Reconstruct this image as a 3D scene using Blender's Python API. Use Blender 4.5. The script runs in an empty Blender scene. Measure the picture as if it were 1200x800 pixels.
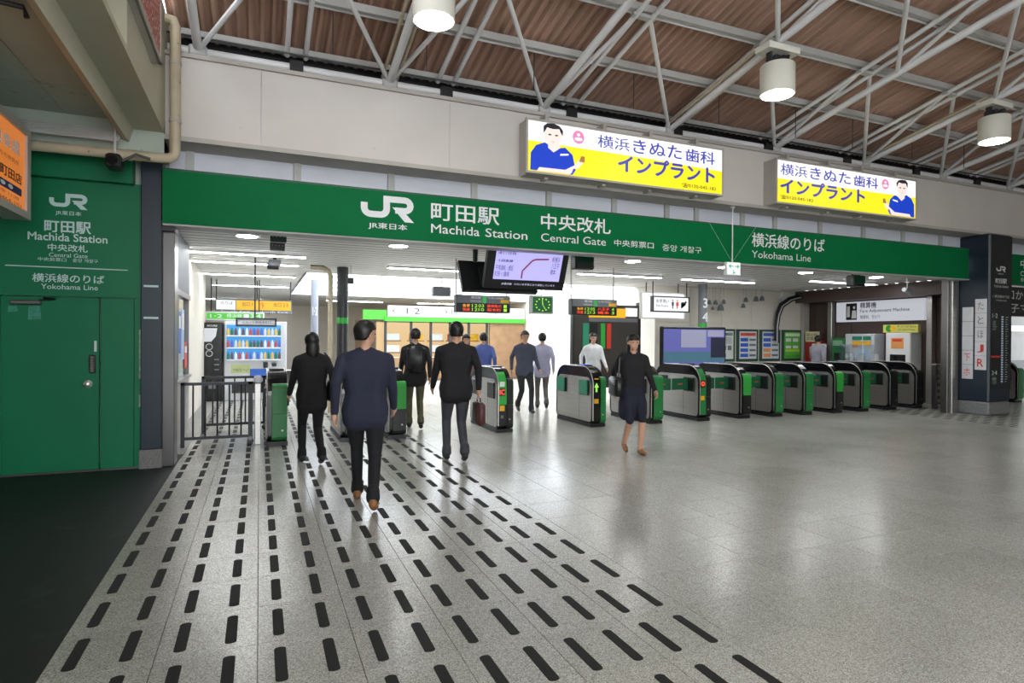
import bpy, bmesh, math, random
import numpy as np
from mathutils import Vector, Matrix

random.seed(7)
SC = bpy.context.scene
COL = SC.collection

# ------------------------------------------------------------------ camera
FPX, CAMH = 707.7, 1.55
YAW, PITCH, ROLL = [math.radians(a) for a in (22.73, -0.312, 0.373)]
_r = Vector((math.cos(YAW), -math.sin(YAW), 0))
FW = Vector((math.sin(YAW)*math.cos(PITCH), math.cos(YAW)*math.cos(PITCH), math.sin(PITCH)))
_u = _r.cross(FW)
RT = math.cos(ROLL)*_r + math.sin(ROLL)*_u
UP = -math.sin(ROLL)*_r + math.cos(ROLL)*_u
CAM = Vector((0, 0, CAMH))
cd = bpy.data.cameras.new('camera'); cd.sensor_width = 36; cd.lens = FPX/1200*36; cd.clip_start = .05; cd.clip_end = 400
cam = bpy.data.objects.new('camera', cd); COL.objects.link(cam)
m3 = Matrix((RT, UP, -FW)).transposed()
cam.matrix_world = Matrix.Translation(CAM) @ m3.to_4x4()
SC.camera = cam

def at(px, py, X=None, Y=None, Z=None):
    """photo pixel (1200x800) -> point on a plane"""
    r = RT*((px-600)/FPX) - UP*((py-400)/FPX) + FW
    if Y is not None: t = Y/r.y
    elif X is not None: t = X/r.x
    else: t = (Z-CAMH)/r.z
    return CAM + r*t

# ------------------------------------------------------------------ world, exposure
w = bpy.data.worlds.new('overcast_sky'); SC.world = w; w.use_nodes = True
bg = w.node_tree.nodes['Background']; bg.inputs[0].default_value = (.93, .97, 1, 1); bg.inputs[1].default_value = 5.0
SC.view_settings.view_transform = 'Standard'; SC.view_settings.look = 'None'
SC.view_settings.exposure = 0.75; SC.view_settings.gamma = 1; SC.view_settings.use_curve_mapping = False

DOWNLIGHT, STRIP, LAMP = 36.0, 22.0, 26.0      # radiance of the lamps' glowing faces

# ------------------------------------------------------------------ materials
def lin(c):
    c = c/255
    return c/12.92 if c <= .04045 else ((c+.055)/1.055)**2.4
def rgb(h):
    h = h.lstrip('#'); return tuple(lin(int(h[i:i+2], 16)) for i in (0, 2, 4)) + (1,)
MATS = {}
def mat(name, col, rough=.5, metal=0, var=.08, scale=3, bump=0, bscale=60, spec=.5, coord='Object', stretch=None, dirt=None):
    if name in MATS: return MATS[name]
    m = bpy.data.materials.new(name); m.use_nodes = True; n = m.node_tree.nodes; l = m.node_tree.links
    b = n['Principled BSDF']; c = rgb(col) if isinstance(col, str) else tuple(col)+(1,)
    b.inputs['Roughness'].default_value = rough; b.inputs['Metallic'].default_value = metal
    b.inputs['Specular IOR Level'].default_value = spec
    tc = n.new('ShaderNodeTexCoord'); mp = n.new('ShaderNodeMapping'); l.new(tc.outputs[coord], mp.inputs[0])
    if stretch: mp.inputs['Scale'].default_value = stretch
    nz = n.new('ShaderNodeTexNoise'); nz.inputs['Scale'].default_value = scale; nz.inputs['Detail'].default_value = 4
    l.new(mp.outputs[0], nz.inputs['Vector'])
    r = n.new('ShaderNodeValToRGB'); r.color_ramp.elements[0].position = .3; r.color_ramp.elements[1].position = .7
    r.color_ramp.elements[0].color = tuple(x*(1-var) for x in c[:3])+(1,)
    r.color_ramp.elements[1].color = tuple(min(1, x*(1+var)) for x in c[:3])+(1,)
    l.new(nz.outputs['Fac'], r.inputs[0]); out = r.outputs[0]
    if dirt:
        n2 = n.new('ShaderNodeTexNoise'); n2.inputs['Scale'].default_value = dirt[2]; n2.inputs['Detail'].default_value = 6
        l.new(tc.outputs[coord], n2.inputs['Vector'])
        r2 = n.new('ShaderNodeValToRGB'); r2.color_ramp.elements[0].position = dirt[1]; r2.color_ramp.elements[1].position = min(1, dirt[1]+.06)
        l.new(n2.outputs['Fac'], r2.inputs[0])
        mx = n.new('ShaderNodeMix'); mx.data_type = 'RGBA'
        l.new(r2.outputs[0], mx.inputs['Factor']); l.new(out, mx.inputs[6]); mx.inputs[7].default_value = rgb(dirt[0]); out = mx.outputs[2]
    l.new(out, b.inputs['Base Color'])
    if bump:
        n3 = n.new('ShaderNodeTexNoise'); n3.inputs['Scale'].default_value = bscale; l.new(tc.outputs[coord], n3.inputs['Vector'])
        bp = n.new('ShaderNodeBump'); bp.inputs['Strength'].default_value = bump; bp.inputs['Distance'].default_value = .005
        l.new(n3.outputs['Fac'], bp.inputs['Height']); l.new(bp.outputs[0], b.inputs['Normal'])
    MATS[name] = m; return m
def emis(name, col, strength=1.0):
    if name in MATS: return MATS[name]
    m = bpy.data.materials.new(name); m.use_nodes = True; n = m.node_tree.nodes; b = n['Principled BSDF']
    c = rgb(col); b.inputs['Base Color'].default_value = tuple(x*.3 for x in c[:3])+(1,)
    b.inputs['Emission Color'].default_value = c; b.inputs['Emission Strength'].default_value = strength if strength > 5 else strength*.575
    b.inputs['Roughness'].default_value = .4
    MATS[name] = m; return m
def glass(name, tint=(.9, .95, .95), amt=.82):
    if name in MATS: return MATS[name]
    m = bpy.data.materials.new(name); m.use_nodes = True; n = m.node_tree.nodes; l = m.node_tree.links
    n.remove(n['Principled BSDF']); t = n.new('ShaderNodeBsdfTransparent'); t.inputs[0].default_value = tint+(1,)
    g = n.new('ShaderNodeBsdfGlossy'); g.inputs['Roughness'].default_value = .05
    mx = n.new('ShaderNodeMixShader'); mx.inputs[0].default_value = 1-amt
    l.new(t.outputs[0], mx.inputs[1]); l.new(g.outputs[0], mx.inputs[2]); l.new(mx.outputs[0], n['Material Output'].inputs[0])
    MATS[name] = m; return m

def terrazzo():
    m = bpy.data.materials.new('terrazzo_tile'); m.use_nodes = True; n = m.node_tree.nodes; l = m.node_tree.links; b = n['Principled BSDF']
    tc = n.new('ShaderNodeTexCoord'); gm = n.new('ShaderNodeNewGeometry')
    v = n.new('ShaderNodeTexVoronoi'); v.inputs['Scale'].default_value = 240; l.new(gm.outputs['Position'], v.inputs['Vector'])
    r = n.new('ShaderNodeValToRGB'); e = r.color_ramp.elements
    e[0].position = .0; e[0].color = rgb('#74746c'); e[1].position = 1; e[1].color = rgb('#ccccc6')
    x = e.new(.3); x.color = rgb('#9e9e97'); x = e.new(.62); x.color = rgb('#aaaaa3')
    sp = n.new('ShaderNodeSeparateColor'); l.new(v.outputs['Color'], sp.inputs[0]); l.new(sp.outputs[0], r.inputs[0])
    nz = n.new('ShaderNodeTexNoise'); nz.inputs['Scale'].default_value = .9; nz.inputs['Detail'].default_value = 5; l.new(gm.outputs['Position'], nz.inputs['Vector'])
    oi = n.new('ShaderNodeObjectInfo')
    ad = n.new('ShaderNodeMath'); ad.operation = 'MULTIPLY_ADD'; l.new(oi.outputs['Random'], ad.inputs[0]); ad.inputs[1].default_value = .10; ad.inputs[2].default_value = .80
    a2 = n.new('ShaderNodeMath'); a2.operation = 'MULTIPLY_ADD'; l.new(nz.outputs['Fac'], a2.inputs[0]); a2.inputs[1].default_value = .30; l.new(ad.outputs[0], a2.inputs[2])
    mx = n.new('ShaderNodeVectorMath'); mx.operation = 'SCALE'; l.new(r.outputs[0], mx.inputs[0]); l.new(a2.outputs[0], mx.inputs['Scale'])
    l.new(mx.outputs[0], b.inputs['Base Color'])
    rr = n.new('ShaderNodeMapRange'); l.new(nz.outputs['Fac'], rr.inputs[0]); rr.inputs[3].default_value = .17; rr.inputs[4].default_value = .30
    l.new(rr.outputs[0], b.inputs['Roughness']); b.inputs['Specular IOR Level'].default_value = .5
    return m
TERR = terrazzo()
GROUT = mat('grout', '#4a4a46', .8)
INLAY = mat('black_inlay_rubber', '#0d0e0e', .8, bump=.3, bscale=200)
ASPH = mat('dark_asphalt_floor', '#141a1a', .6, var=.18, scale=6, bump=.2, bscale=250, dirt=('#242b2b', .62, 3))
BEIGE = mat('beige_painted_panel', '#c8c3bd', .55, var=.04, scale=1.5, bump=.05, bscale=12, dirt=('#b9b2a8', .73, 7))
BEIGE2 = mat('beige_trim', '#aba69e', .5, var=.06)
SOFF = mat('grey_green_soffit', '#a9b4a8', .6, var=.06, scale=1.2, dirt=('#7e867c', .66, 5))
SOFB = mat('beige_beam_paint', '#b6b29c', .6, var=.07, scale=2, dirt=('#8d8a78', .7, 9))
SHEET = mat('brown_roof_sheet', '#b3917f', .75, var=.22, scale=2.2, stretch=(6, .35, 1))
STEELW = mat('white_painted_tube', '#e2e2e4', .4, var=.05)
STEELG = mat('grey_painted_steel', '#b4b4b2', .5, var=.08)
DARKM = mat('dark_metal', '#33353a', .45, .3)
BLACK = mat('black_plastic', '#131416', .4, var=.1)
BLACKG = mat('black_gloss', '#0c0d0f', .18)
SS = mat('brushed_stainless', '#b5b2ae', .34, .85, var=.08, scale=2, stretch=(1, 1, 30))
SSD = mat('dark_stainless', '#6d6a6a', .3, .8, var=.12, scale=2)
GREEN = mat('green_fascia', '#00693a', .6, var=.03, spec=.12)
DOORG = mat('green_door_paint', '#006a44', .42, var=.06, scale=1.2, spec=.3)
NAVY = mat('navy_cladding', '#1c2836', .35, var=.05)
WHITE = mat('white_paint', '#e6e6e6', .5, var=.03)
LETW = mat('white_vinyl_lettering', '#e2e6e8', .5, var=.01)
LETD = mat('pale_lettering', '#b9d3cf', .5, var=.01)
LETK = mat('dark_lettering', '#20242a', .5, var=.01)
LILAC = mat('pale_lilac_panel', '#d8d9e4', .5, var=.03)
CEILM = mat('white_ceiling_slat', '#e6e4e0', .45, var=.03)
CEILG = mat('dark_ceiling_gap', '#55534f', .8)
BROWN = mat('brown_wall_panel', '#4f403c', .5, var=.08, scale=2)
CREAM = mat('cream_wall_panel', '#d8d2c6', .55, var=.03)
GGREEN = mat('gate_green', '#1f7a3c', .4, var=.04)
GBRIGHT = mat('gate_bright_green', '#2ea23c', .4, var=.04)
FLAPG = mat('flap_dark_green', '#0d5a3a', .4, var=.05)
FLAPO = mat('flap_open_green', '#2d8a68', .4, var=.05)
PIPE = mat('beige_pipe', '#b9ad94', .5, var=.12, scale=5, dirt=('#75695a', .66, 14))
GREY = mat('grey_plastic', '#6d7075', .5)
LGREY = mat('light_grey_enamel', '#c9cbd0', .4, var=.03)
BLUEP = mat('blue_print', '#2a5fc0', .4)
REDP = mat('red_print', '#d23a2a', .5)
YELP = mat('yellow_print', '#f0b41a', .5)
TANP = mat('orange_print', '#e89a58', .5)
POSTG = mat('dark_green_frame', '#27483d', .5)

# ------------------------------------------------------------------ mesh helpers
class MB:
    def __init__(s): s.v = []; s.f = []
    def add(s, vs, fs):
        o = len(s.v); s.v += [tuple(p) for p in vs]; s.f += [tuple(i+o for i in f) for f in fs]; return s
    def box(s, x0, x1, y0, y1, z0, z1):
        return s.add([(x0,y0,z0),(x1,y0,z0),(x1,y1,z0),(x0,y1,z0),(x0,y0,z1),(x1,y0,z1),(x1,y1,z1),(x0,y1,z1)],
            [(0,3,2,1),(4,5,6,7),(0,1,5,4),(1,2,6,5),(2,3,7,6),(3,0,4,7)])
    def bbox(s, x0, x1, y0, y1, z0, z1, b=.01):
        """box with chamfered vertical and horizontal edges (8-corner ring stack)"""
        b = min(b, (x1-x0)/2.01, (y1-y0)/2.01, (z1-z0)/2.01)
        def ring(i, z):
            X0, X1, Y0, Y1 = x0+i, x1-i, y0+i, y1-i
            return [(X0+b,Y0,z),(X1-b,Y0,z),(X1,Y0+b,z),(X1,Y1-b,z),(X1-b,Y1,z),(X0+b,Y1,z),(X0,Y1-b,z),(X0,Y0+b,z)]
        rs = [ring(b*.7, z0), ring(0, z0+b), ring(0, z1-b), ring(b*.7, z1)]
        vs = [p for r in rs for p in r]; fs = [tuple(range(7, -1, -1)), tuple(range(24, 32))]
        for k in range(3):
            for i in range(8): fs.append((k*8+i, k*8+(i+1) % 8, k*8+8+(i+1) % 8, k*8+8+i))
        return s.add(vs, fs)
    def tube(s, p0, p1, r, n=10, r1=None, caps=True):
        p0, p1 = Vector(p0), Vector(p1); d = (p1-p0).normalized(); r1 = r if r1 is None else r1
        a = d.orthogonal().normalized(); b = d.cross(a)
        vs = [p0+(a*math.cos(t)+b*math.sin(t))*r for t in [2*math.pi*i/n for i in range(n)]]
        vs += [p1+(a*math.cos(t)+b*math.sin(t))*r1 for t in [2*math.pi*i/n for i in range(n)]]
        fs = [(i, (i+1) % n, n+(i+1) % n, n+i) for i in range(n)]
        if caps: fs += [tuple(range(n-1, -1, -1)), tuple(range(n, 2*n))]
        return s.add(vs, fs)
    def path(s, pts, r, n=8):
        pts = [Vector(p) for p in pts]; rings = []; a = None
        for i, p in enumerate(pts):
            d = ((pts[min(i+1, len(pts)-1)]-pts[max(i-1, 0)])).normalized()
            a = d.orthogonal().normalized() if a is None else (a-d*a.dot(d)).normalized()
            b = d.cross(a); rings.append([p+(a*math.cos(2*math.pi*k/n)+b*math.sin(2*math.pi*k/n))*r for k in range(n)])
        vs = [q for R in rings for q in R]; fs = [tuple(range(n-1, -1, -1)), tuple(range((len(pts)-1)*n, len(pts)*n))]
        for i in range(len(pts)-1):
            for k in range(n): fs.append((i*n+k, i*n+(k+1) % n, i*n+n+(k+1) % n, i*n+n+k))
        return s.add(vs, fs)
    def prism(s, poly, axis, a0, a1):
        """poly: list of 2-D points; axis 'x': (y,z), 'y': (x,z), 'z': (x,y)"""
        n = len(poly)
        f = {'x': lambda p, a: (a, p[0], p[1]), 'y': lambda p, a: (p[0], a, p[1]), 'z': lambda p, a: (p[0], p[1], a)}[axis]
        vs = [f(p, a0) for p in poly]+[f(p, a1) for p in poly]
        return s.add(vs, [tuple(range(n-1, -1, -1)), tuple(range(n, 2*n))]+[(i, (i+1) % n, n+(i+1) % n, n+i) for i in range(n)])
    def lathe(s, c, prof, n=24):
        """prof: (r,z) list around a vertical axis at c"""
        vs = []; fs = []
        for r, z in prof: vs += [(c[0]+r*math.cos(2*math.pi*k/n), c[1]+r*math.sin(2*math.pi*k/n), c[2]+z) for k in range(n)]
        for i in range(len(prof)-1):
            for k in range(n): fs.append((i*n+k, i*n+(k+1) % n, i*n+n+(k+1) % n, i*n+n+k))
        fs += [tuple(range(n-1, -1, -1)), tuple(range((len(prof)-1)*n, len(prof)*n))]
        return s.add(vs, fs)
    def ell(s, c, r, n=14, m=8):
        vs = []; fs = []
        for i in range(m+1):
            t = math.pi*(.02+.96*i/m)
            vs += [(c[0]+r[0]*math.sin(t)*math.cos(2*math.pi*k/n), c[1]+r[1]*math.sin(t)*math.sin(2*math.pi*k/n), c[2]-r[2]*math.cos(t)) for k in range(n)]
        for i in range(m):
            for k in range(n): fs.append((i*n+k, i*n+(k+1) % n, i*n+n+(k+1) % n, i*n+n+k))
        fs += [tuple(range(n-1, -1, -1)), tuple(range(m*n, (m+1)*n))]
        return s.add(vs, fs)
    def mesh(s, name):
        me = bpy.data.meshes.new(name); me.from_pydata(s.v, [], s.f); bm = bmesh.new(); bm.from_mesh(me)
        bmesh.ops.recalc_face_normals(bm, faces=bm.faces); bm.to_mesh(me); bm.free(); return me
    def build(s, name, m, parent=None, smooth=False):
        me = s.mesh(name); me.materials.append(m)
        if smooth:
            me.polygons.foreach_set('use_smooth', [True]*len(me.polygons)); me.set_sharp_from_angle(angle=math.radians(40))
        return link(name, me, parent)
def link(name, me, parent=None, loc=None):
    o = bpy.data.objects.new(name, me); COL.objects.link(o)
    if parent is not None:
        o.parent = parent; o.matrix_parent_inverse = parent_world(parent).inverted()
    if loc is not None: o.location = loc
    return o
def parent_world(o):
    m = Matrix.LocRotScale(o.location, o.rotation_euler, o.scale)
    if o.parent is not None: m = parent_world(o.parent) @ o.matrix_parent_inverse @ m
    return m
def tag(o, label=None, cat=None, group=None, kind=None):
    for k, v in (('label', label), ('category', cat), ('group', group), ('kind', kind)):
        if v: o[k] = v
    return o
def thing(name, label, cat, loc=(0, 0, 0), group=None):
    o = bpy.data.objects.new(name, None); o.empty_display_size = .1; COL.objects.link(o); o.location = loc
    return tag(o, label, cat, group)
def setting(name, loc=(0, 0, 0)):
    o = bpy.data.objects.new(name, None); o.empty_display_size = .1; COL.objects.link(o); o.location = loc
    return tag(o, kind='structure')
def struct(o): return tag(o, kind='structure')
def B(*a): return MB().box(*a)
def BB(*a, b=.01): return MB().bbox(*a, b=b)

# text is collected and turned into meshes in one pass at the end
TEXTS = []
FRONT = lambda Y: (Vector((0, Y, 0)), Vector((1, 0, 0)), Vector((0, 0, 1)))      # faces -Y
FACEPX = lambda X: (Vector((X, 0, 0)), Vector((0, 1, 0)), Vector((0, 0, 1)))     # faces +X
FACEMX = lambda X: (Vector((X, 0, 0)), Vector((0, -1, 0)), Vector((0, 0, 1)))    # faces -X, first coordinate is -Y
def text(body, frame, rect, m, parent, name='lettering', bold=.0):
    TEXTS.append((body, frame, rect, m, parent, name, bold))
def flush_texts():
    tmp = []
    for body, frame, rect, m, parent, name, bold in TEXTS:
        c = bpy.data.curves.new('t', 'FONT'); c.body = body; c.size = 1; c.resolution_u = 3; c.space_line = 1.05
        o = bpy.data.objects.new('t', c); COL.objects.link(o); tmp.append(o)
    dg = bpy.context.evaluated_depsgraph_get()
    for o, (body, frame, rect, m, parent, name, bold) in zip(tmp, TEXTS):
        me = bpy.data.meshes.new_from_object(o.evaluated_get(dg)); n = len(me.vertices)
        co = np.empty(n*3, np.float32); me.vertices.foreach_get('co', co); co = co.reshape(-1, 3)
        lo, hi = co.min(0), co.max(0); O, R, U = [np.array(q) for q in frame]
        u = (co[:, 0]-lo[0])/(hi[0]-lo[0]); v = (co[:, 1]-lo[1])/(hi[1]-lo[1])
        p = O+np.outer(rect[0]+u*(rect[1]-rect[0]), R)+np.outer(rect[2]+v*(rect[3]-rect[2]), U)
        if bold:        # heavier weight: copies shifted sideways, each a hair further out
            nrm = np.cross(R, U); nrm = nrm/np.linalg.norm(nrm); su = (rect[1]-rect[0])/(hi[0]-lo[0]); sv = (rect[3]-rect[2])/(hi[1]-lo[1])
            faces = [tuple(f.vertices) for f in me.polygons]; V = []; Fc = []
            for k, (du, dv) in enumerate(((-1, 0), (1, 0), (0, 1), (0, -1))):
                V.append(p+R*(du*bold*su)+U*(dv*bold*sv)+nrm*(.0007*k)); Fc += [tuple(i+k*n for i in f) for f in faces]
            me2 = bpy.data.meshes.new(name); me2.from_pydata(np.concatenate(V).tolist(), [], Fc); bpy.data.meshes.remove(me); me = me2
        else: me.vertices.foreach_set('co', p.astype(np.float32).ravel())
        me.materials.clear(); me.materials.append(m)
        me.name = name; me.update(); link(name, me, parent)
    for o in tmp: c = o.data; bpy.data.objects.remove(o); bpy.data.curves.remove(c)

def poly(frame, pts, m, parent, name):
    O, R, U = frame; vs = [O+R*a+U*b for a, b in pts]
    return MB().add(vs, [tuple(range(len(pts)))]).build(name, m, parent)
def jr_logo(frame, x0, x1, z0, z1, m, parent):
    sx, sz = (x1-x0)/250, (z1-z0)/125; mb = MB(); O, R, U = frame
    def stroke(pts, t):
        for side in (0,):
            L, Rr = [], []
            for i, p in enumerate(pts):
                a = pts[max(i-1, 0)]; b = pts[min(i+1, len(pts)-1)]; d = (b[0]-a[0], b[1]-a[1]); n = math.hypot(*d); nx, ny = -d[1]/n*t/2, d[0]/n*t/2
                L.append((p[0]+nx, p[1]+ny)); Rr.append((p[0]-nx, p[1]-ny))
            lift = R.cross(U).normalized()*(.0008*len(mb.f)/10); P = [O+lift+R*(x0+a*sx)+U*(z1-b*sz) for a, b in L+Rr]; k = len(pts)
            mb.add(P, [(i, i+1, k+i+1, k+i) for i in range(k-1)])
    arc = lambda cx, cy, r, a0, a1: [(cx+r*math.cos(math.radians(a0+(a1-a0)*i/8)), cy+r*math.sin(math.radians(a0+(a1-a0)*i/8))) for i in range(9)]
    stroke([(16, 40)]+arc(46, 66, 30, 180, 90)+arc(90, 66, 30, 90, 0)+[(120, 0)], 31)
    stroke([(106, 16)]+arc(206, 42, 27, -90, 90)+[(160, 69)], 31)
    leg = [(146, 54), (190, 60), (250, 125), (206, 125)]
    lift = R.cross(U).normalized()*.004; mb.add([O+lift+R*(x0+a*sx)+U*(z1-b*sz) for a, b in leg], [(0, 1, 2, 3)])
    return mb.build('logo_mark', m, parent)

# ================================================================== SETTING
T = .4575
# ---- floor: terrazzo tiles on grout, black anti-slip strips
floor = setting('floor')
B(-.915, 32, -10, 30, -.06, -.012).build('grout_bed', GROUT, floor)
tile_me = MB().bbox(.0012, T-.0012, .0012, T-.0012, -.022, 0, b=.0018).mesh('tile'); tile_me.materials.append(TERR)
cells = []
for i in range(-2, 46):
    for j in range(-12, 46):
        x, y = i*T, 2.835-T*6+j*T
        v = Vector((x+T/2, y+T/2, 0))-CAM; d = v.dot(FW)
        vis = d > .8 and abs(v.dot(RT)/d) < .9 and -.6 < v.dot(UP)/d
        cells.append((0 if vis else 1, v.length, x, y))
cells.sort()
for _, _, x, y in cells[:300]: link('tile', tile_me, floor, (x, y, 0))
rest = MB()
for _, _, x, y in cells[300:]:
    if x < -.95: continue
    rest.box(x+.002, x+T-.002, y+.002, y+T-.002, -.022, 0)
tag(rest.build('distant_tiles', TERR, floor), kind='stuff')

def strip_mesh():
    L, W = .325, .055; p = []
    for k in range(7): a = math.pi*k/6; p.append((W/2*math.cos(a), L/2-W*.32+W*.32*math.sin(a)))
    for k in range(7): a = math.pi+math.pi*k/6; p.append((W/2*math.cos(a), -L/2+W*.32+W*.32*math.sin(a)))
    return MB().prism(p, 'z', -.001, .0025).mesh('anti_slip_strip')
strip_me = strip_mesh(); strip_me.materials.append(INLAY)
n_strip = 0; far_strip = MB()
for j in range(-5, 12):
    for i in range(-4, 10):
        link('anti_slip_strip', strip_me, floor, (.102+i*T/2, 3.513+j*T, 0)); n_strip += 1
def small_strip(x, y): far_strip.box(x-.03, x+.03, y-.16, y+.16, 0, .0025)
for j in range(12, 30):
    for i in range(-4, 10): small_strip(.102+i*T/2, 3.513+j*T)
for j in range(4, 13):
    for i in range(0, 24):
        for k in (0, 1): far_strip.box(12.68+i*T/2-.042, 12.68+i*T/2+.042, 3.4+j*T+(k+.5*(i % 2))*T/2-.06, 3.4+j*T+(k+.5*(i % 2))*T/2+.06, 0, .0025)
tag(far_strip.build('distant_strips', INLAY, floor), kind='stuff')
struct(B(-8, -.917, 9.0, 30, -.06, -.004).build('floor_office', mat('office_floor', '#8a8a86', .5)))
struct(B(-8, -.917, -12, 9.0, -.06, -.004).build('floor_asphalt', ASPH))

# ---- upper front wall (beige panels) with its soffit
wf = setting('wall_front', (6, 7.9, 3.8))
px = [214, 306, 527, 760, 1098]
xs = [-1.0]+[at(x, 130, Y=7.9).x for x in px[1:4]]+[10.0, at(1098, 230, Y=7.9).x, 16.6, 20.5, 24.5, 28.5]
for a, b in zip(xs, xs[1:]): BB(a+.001, b-.001, 7.9, 7.96, 3.8, 4.76, b=.002).build('panel', BEIGE, wf)
B(-1.0, 28.5, 7.88, 8.32, 3.785, 3.81).build('soffit', BEIGE2, wf)
B(-1.0, 28.5, 7.86, 7.9, 3.785, 3.84).build('lower_lip', BEIGE2, wf)
B(-1.0, 28.5, 7.86, 8.05, 4.755, 4.80).build('coping', BEIGE2, wf)
B(-1.0, 28.5, 8.3, 8.34, 3.4, 4.7).build('backing', LILAC, wf)
for x in (-.78, .45, 1.66, 2.86, 4.06, 5.22, 6.24, 6.85, 7.86, 8.62, 9.75, 10.92, 12.08, 13.26, 15.2, 16.4):
    B(x-.045, x+.045, 8.26, 8.3, 3.44, 3.785).build('post', STEELG, wf)
B(-1.0, 28.5, 8.40, 8.46, 4.6, 5.30).build('eave_backing', DARKM, wf)

# ---- roof over the concourse: corrugated sheet on a tubular frame
zr = lambda y: 5.13+.21*(8.2-y) if y > 0 else 6.852+.21*y
roof = setting('ceiling', (6, 4, 5.2))
def corrugated(x0, x1, y0, y1, off):
    p = .13; pts = []; x = x0
    while x < x1:
        pts += [(x, 0), (x+.03, .05), (x+.065, .05), (x+.095, 0)]; x += p
    vs = [(a, y0, zr(y0)+off+b) for a, b in pts]+[(a, y1, zr(y1)+off+b) for a, b in pts]; n = len(pts)
    return MB().add(vs, [(i, i+1, n+i+1, n+i) for i in range(n-1)])
PUR = [8.2-.99*k for k in range(0, 9)]
for k, y in enumerate(PUR[:-1]):
    corrugated(-1.0, 26, y+.04 if k else 8.45, PUR[k+1]-.05, .10+.012*(k % 2)).build('roof_sheet', SHEET, roof)
corrugated(-1.0, 26, PUR[-1], -6, .11).build('roof_sheet', SHEET, roof)
for k, y in enumerate(PUR):
    mb = MB(); s = .03
    mb.prism([(y-s, zr(y)), (y+s, zr(y)), (y+s, zr(y)+.09), (y-s, zr(y)+.09)], 'x', -1.0, 26)
    mb.build('purlin', STEELG, roof)
    if k: MB().tube((-1, y+.075, zr(y)+.015), (26, y+.075, zr(y)+.015), .02, 8).build('purlin_edge', STEELW, roof)
MB().tube((-1, 8.1, 4.93), (26, 8.1, 4.93), .05, 12).build('eave_chord', STEELW, roof, True)
MB().tube((-1, 7.99, 5.06), (26, 7.99, 5.06), .011, 6).build('eave_cable', BLACK, roof)
AX = [-.68+2.272*k for k in range(12)]; BXs = [.42+1.945*j for j in range(13)]
zl = lambda y: 4.95+.2*(8.1-y)-.012*max(0, 8.1-y)**2*.35
zb = lambda y: 5.075+.21*(8.1-y)
YN = [8.1, 5.87, 3.6, 1.4]
for k, x in enumerate(AX):
    MB().path([(x, y, zl(y)) for y in (8.12, 7, 5.87, 4.7, 3.6, 2.5, 1.4)], .05, 12).build('lower_chord', STEELW, roof, True)
    BB(x-.10, x+.10, 8.02, 8.18, 4.86, 4.99, b=.02).build('node_plate', STEELG, roof)
    for q, yb in ((0, 6.22), (1, 4.24)):
        y0 = YN[q]
        for j in (k-1, k):
            if 0 <= j < len(BXs):
                bx_ = BXs[j]+(.11 if j == k-1 else -.11)
                MB().tube((x, y0, zl(y0)), (bx_, yb, zb(yb)), .03, 8).build('web_tube', STEELW, roof, True)
for j, x in enumerate(BXs):
    for s in (-.11, .11):
        MB().tube((x+s, 8.1, zb(8.1)), (x+s, .9, zb(.9)), .032, 10).build('rafter_tube', STEELW, roof, True)
    B(x-.08, x+.08, 8.0, 8.06, 4.84, 4.99).build('rafter_bracket', BLACK, roof)
    B(x-.16, x+.16, 6.16, 6.24, zb(6.2)-.02, zb(6.2)+.02).build('rafter_tie', STEELG, roof)
for x in (390, 500, 626, 743, 843, 933, 1000, 1070, 1131):
    p = at(x, 60, Y=7.3); MB().tube((p.x, 7.3, 4.84), (p.x, 7.3, 5.33), .006, 5).build('hanger_rod', DARKM, roof)
for k in (1, 3, 5):     # conduits along every second chord
    x = AX[k]
    for s in (.09, -.10): MB().path([(x+s, y, zl(y)+.03) for y in (8.05, 7, 5.9)], .022, 8).build('conduit', PIPE, roof, True)

# ---- unseen walls added behind and to the right of the viewer to block daylight
wre = setting('wall_block_rear', (16, -6.9, 0)); B(6, 26.1, -7, -6.9, 0, 7).build('panel', BEIGE, wre)
wsd = setting('wall_block_side', (26, 0, 0)); B(26, 26.1, -7, 8.4, 0, 7.2).build('panel', BEIGE, wsd)

# ---- low soffit and beam of the footbridge on the left
cl = setting('ceiling_left', (-2.5, 4, 3.9))
for (x0, x1) in ((-1.925, -1.40), (-3.6, -1.935), (-6, -3.61)):
    for (y0, y1) in ((-12, 2.0), (2.01, 7.0), (7.01, 8.15)): B(x0, x1, y0, y1, 3.93, 3.98).build('soffit_panel', SOFF, cl)
B(-6, -1.3, -12, 8.15, 3.99, 4.06).build('slab', SOFF, cl)
B(-6, -1.2, 8.3, 8.6, 0, 5.2).build('rear_wall', SOFF, cl)
B(-1.2, -.95, 8.36, 8.6, 2.9, 5.2).build('rear_wall', SOFF, cl)
B(-6, -5.9, -12, 8.3, 0, 4.0).build('daylight_block_wall', SOFF, cl)  # unseen wall added to keep daylight out of the left side
B(-6, -1.3, -12.1, -12, 0, 4.0).build('daylight_block_wall', SOFF, cl)  # likewise added out of view, stops daylight from behind
mb = MB().prism([(-1.41, 3.95), (-1.40, 3.72), (-1.34, 3.70), (-1.295, 3.86), (-1.295, 3.95)], 'y', -6, 7.95); mb.build('haunch', SOFB, cl)
mb = MB().box(-1.42, -1.0, -6, 7.86, 3.85, 3.9); mb.build('beam_flange', SOFB, cl)
B(-1.42, -1.0, 5.75, 7.86, 3.9, 5.2).build('beam_web', SOFB, cl)
B(-1.42, -1.28, -12, 5.75, 3.9, 5.2).build('beam_recess', SOFB, cl)
B(-6, -1.0, -12, 8.6, 5.2, 5.26).build('bounce_deck', mat('pale_bounce_deck', '#cfccc4', .8), cl)  # unseen pale top added to bounce sky light up to the roof sheets
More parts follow.
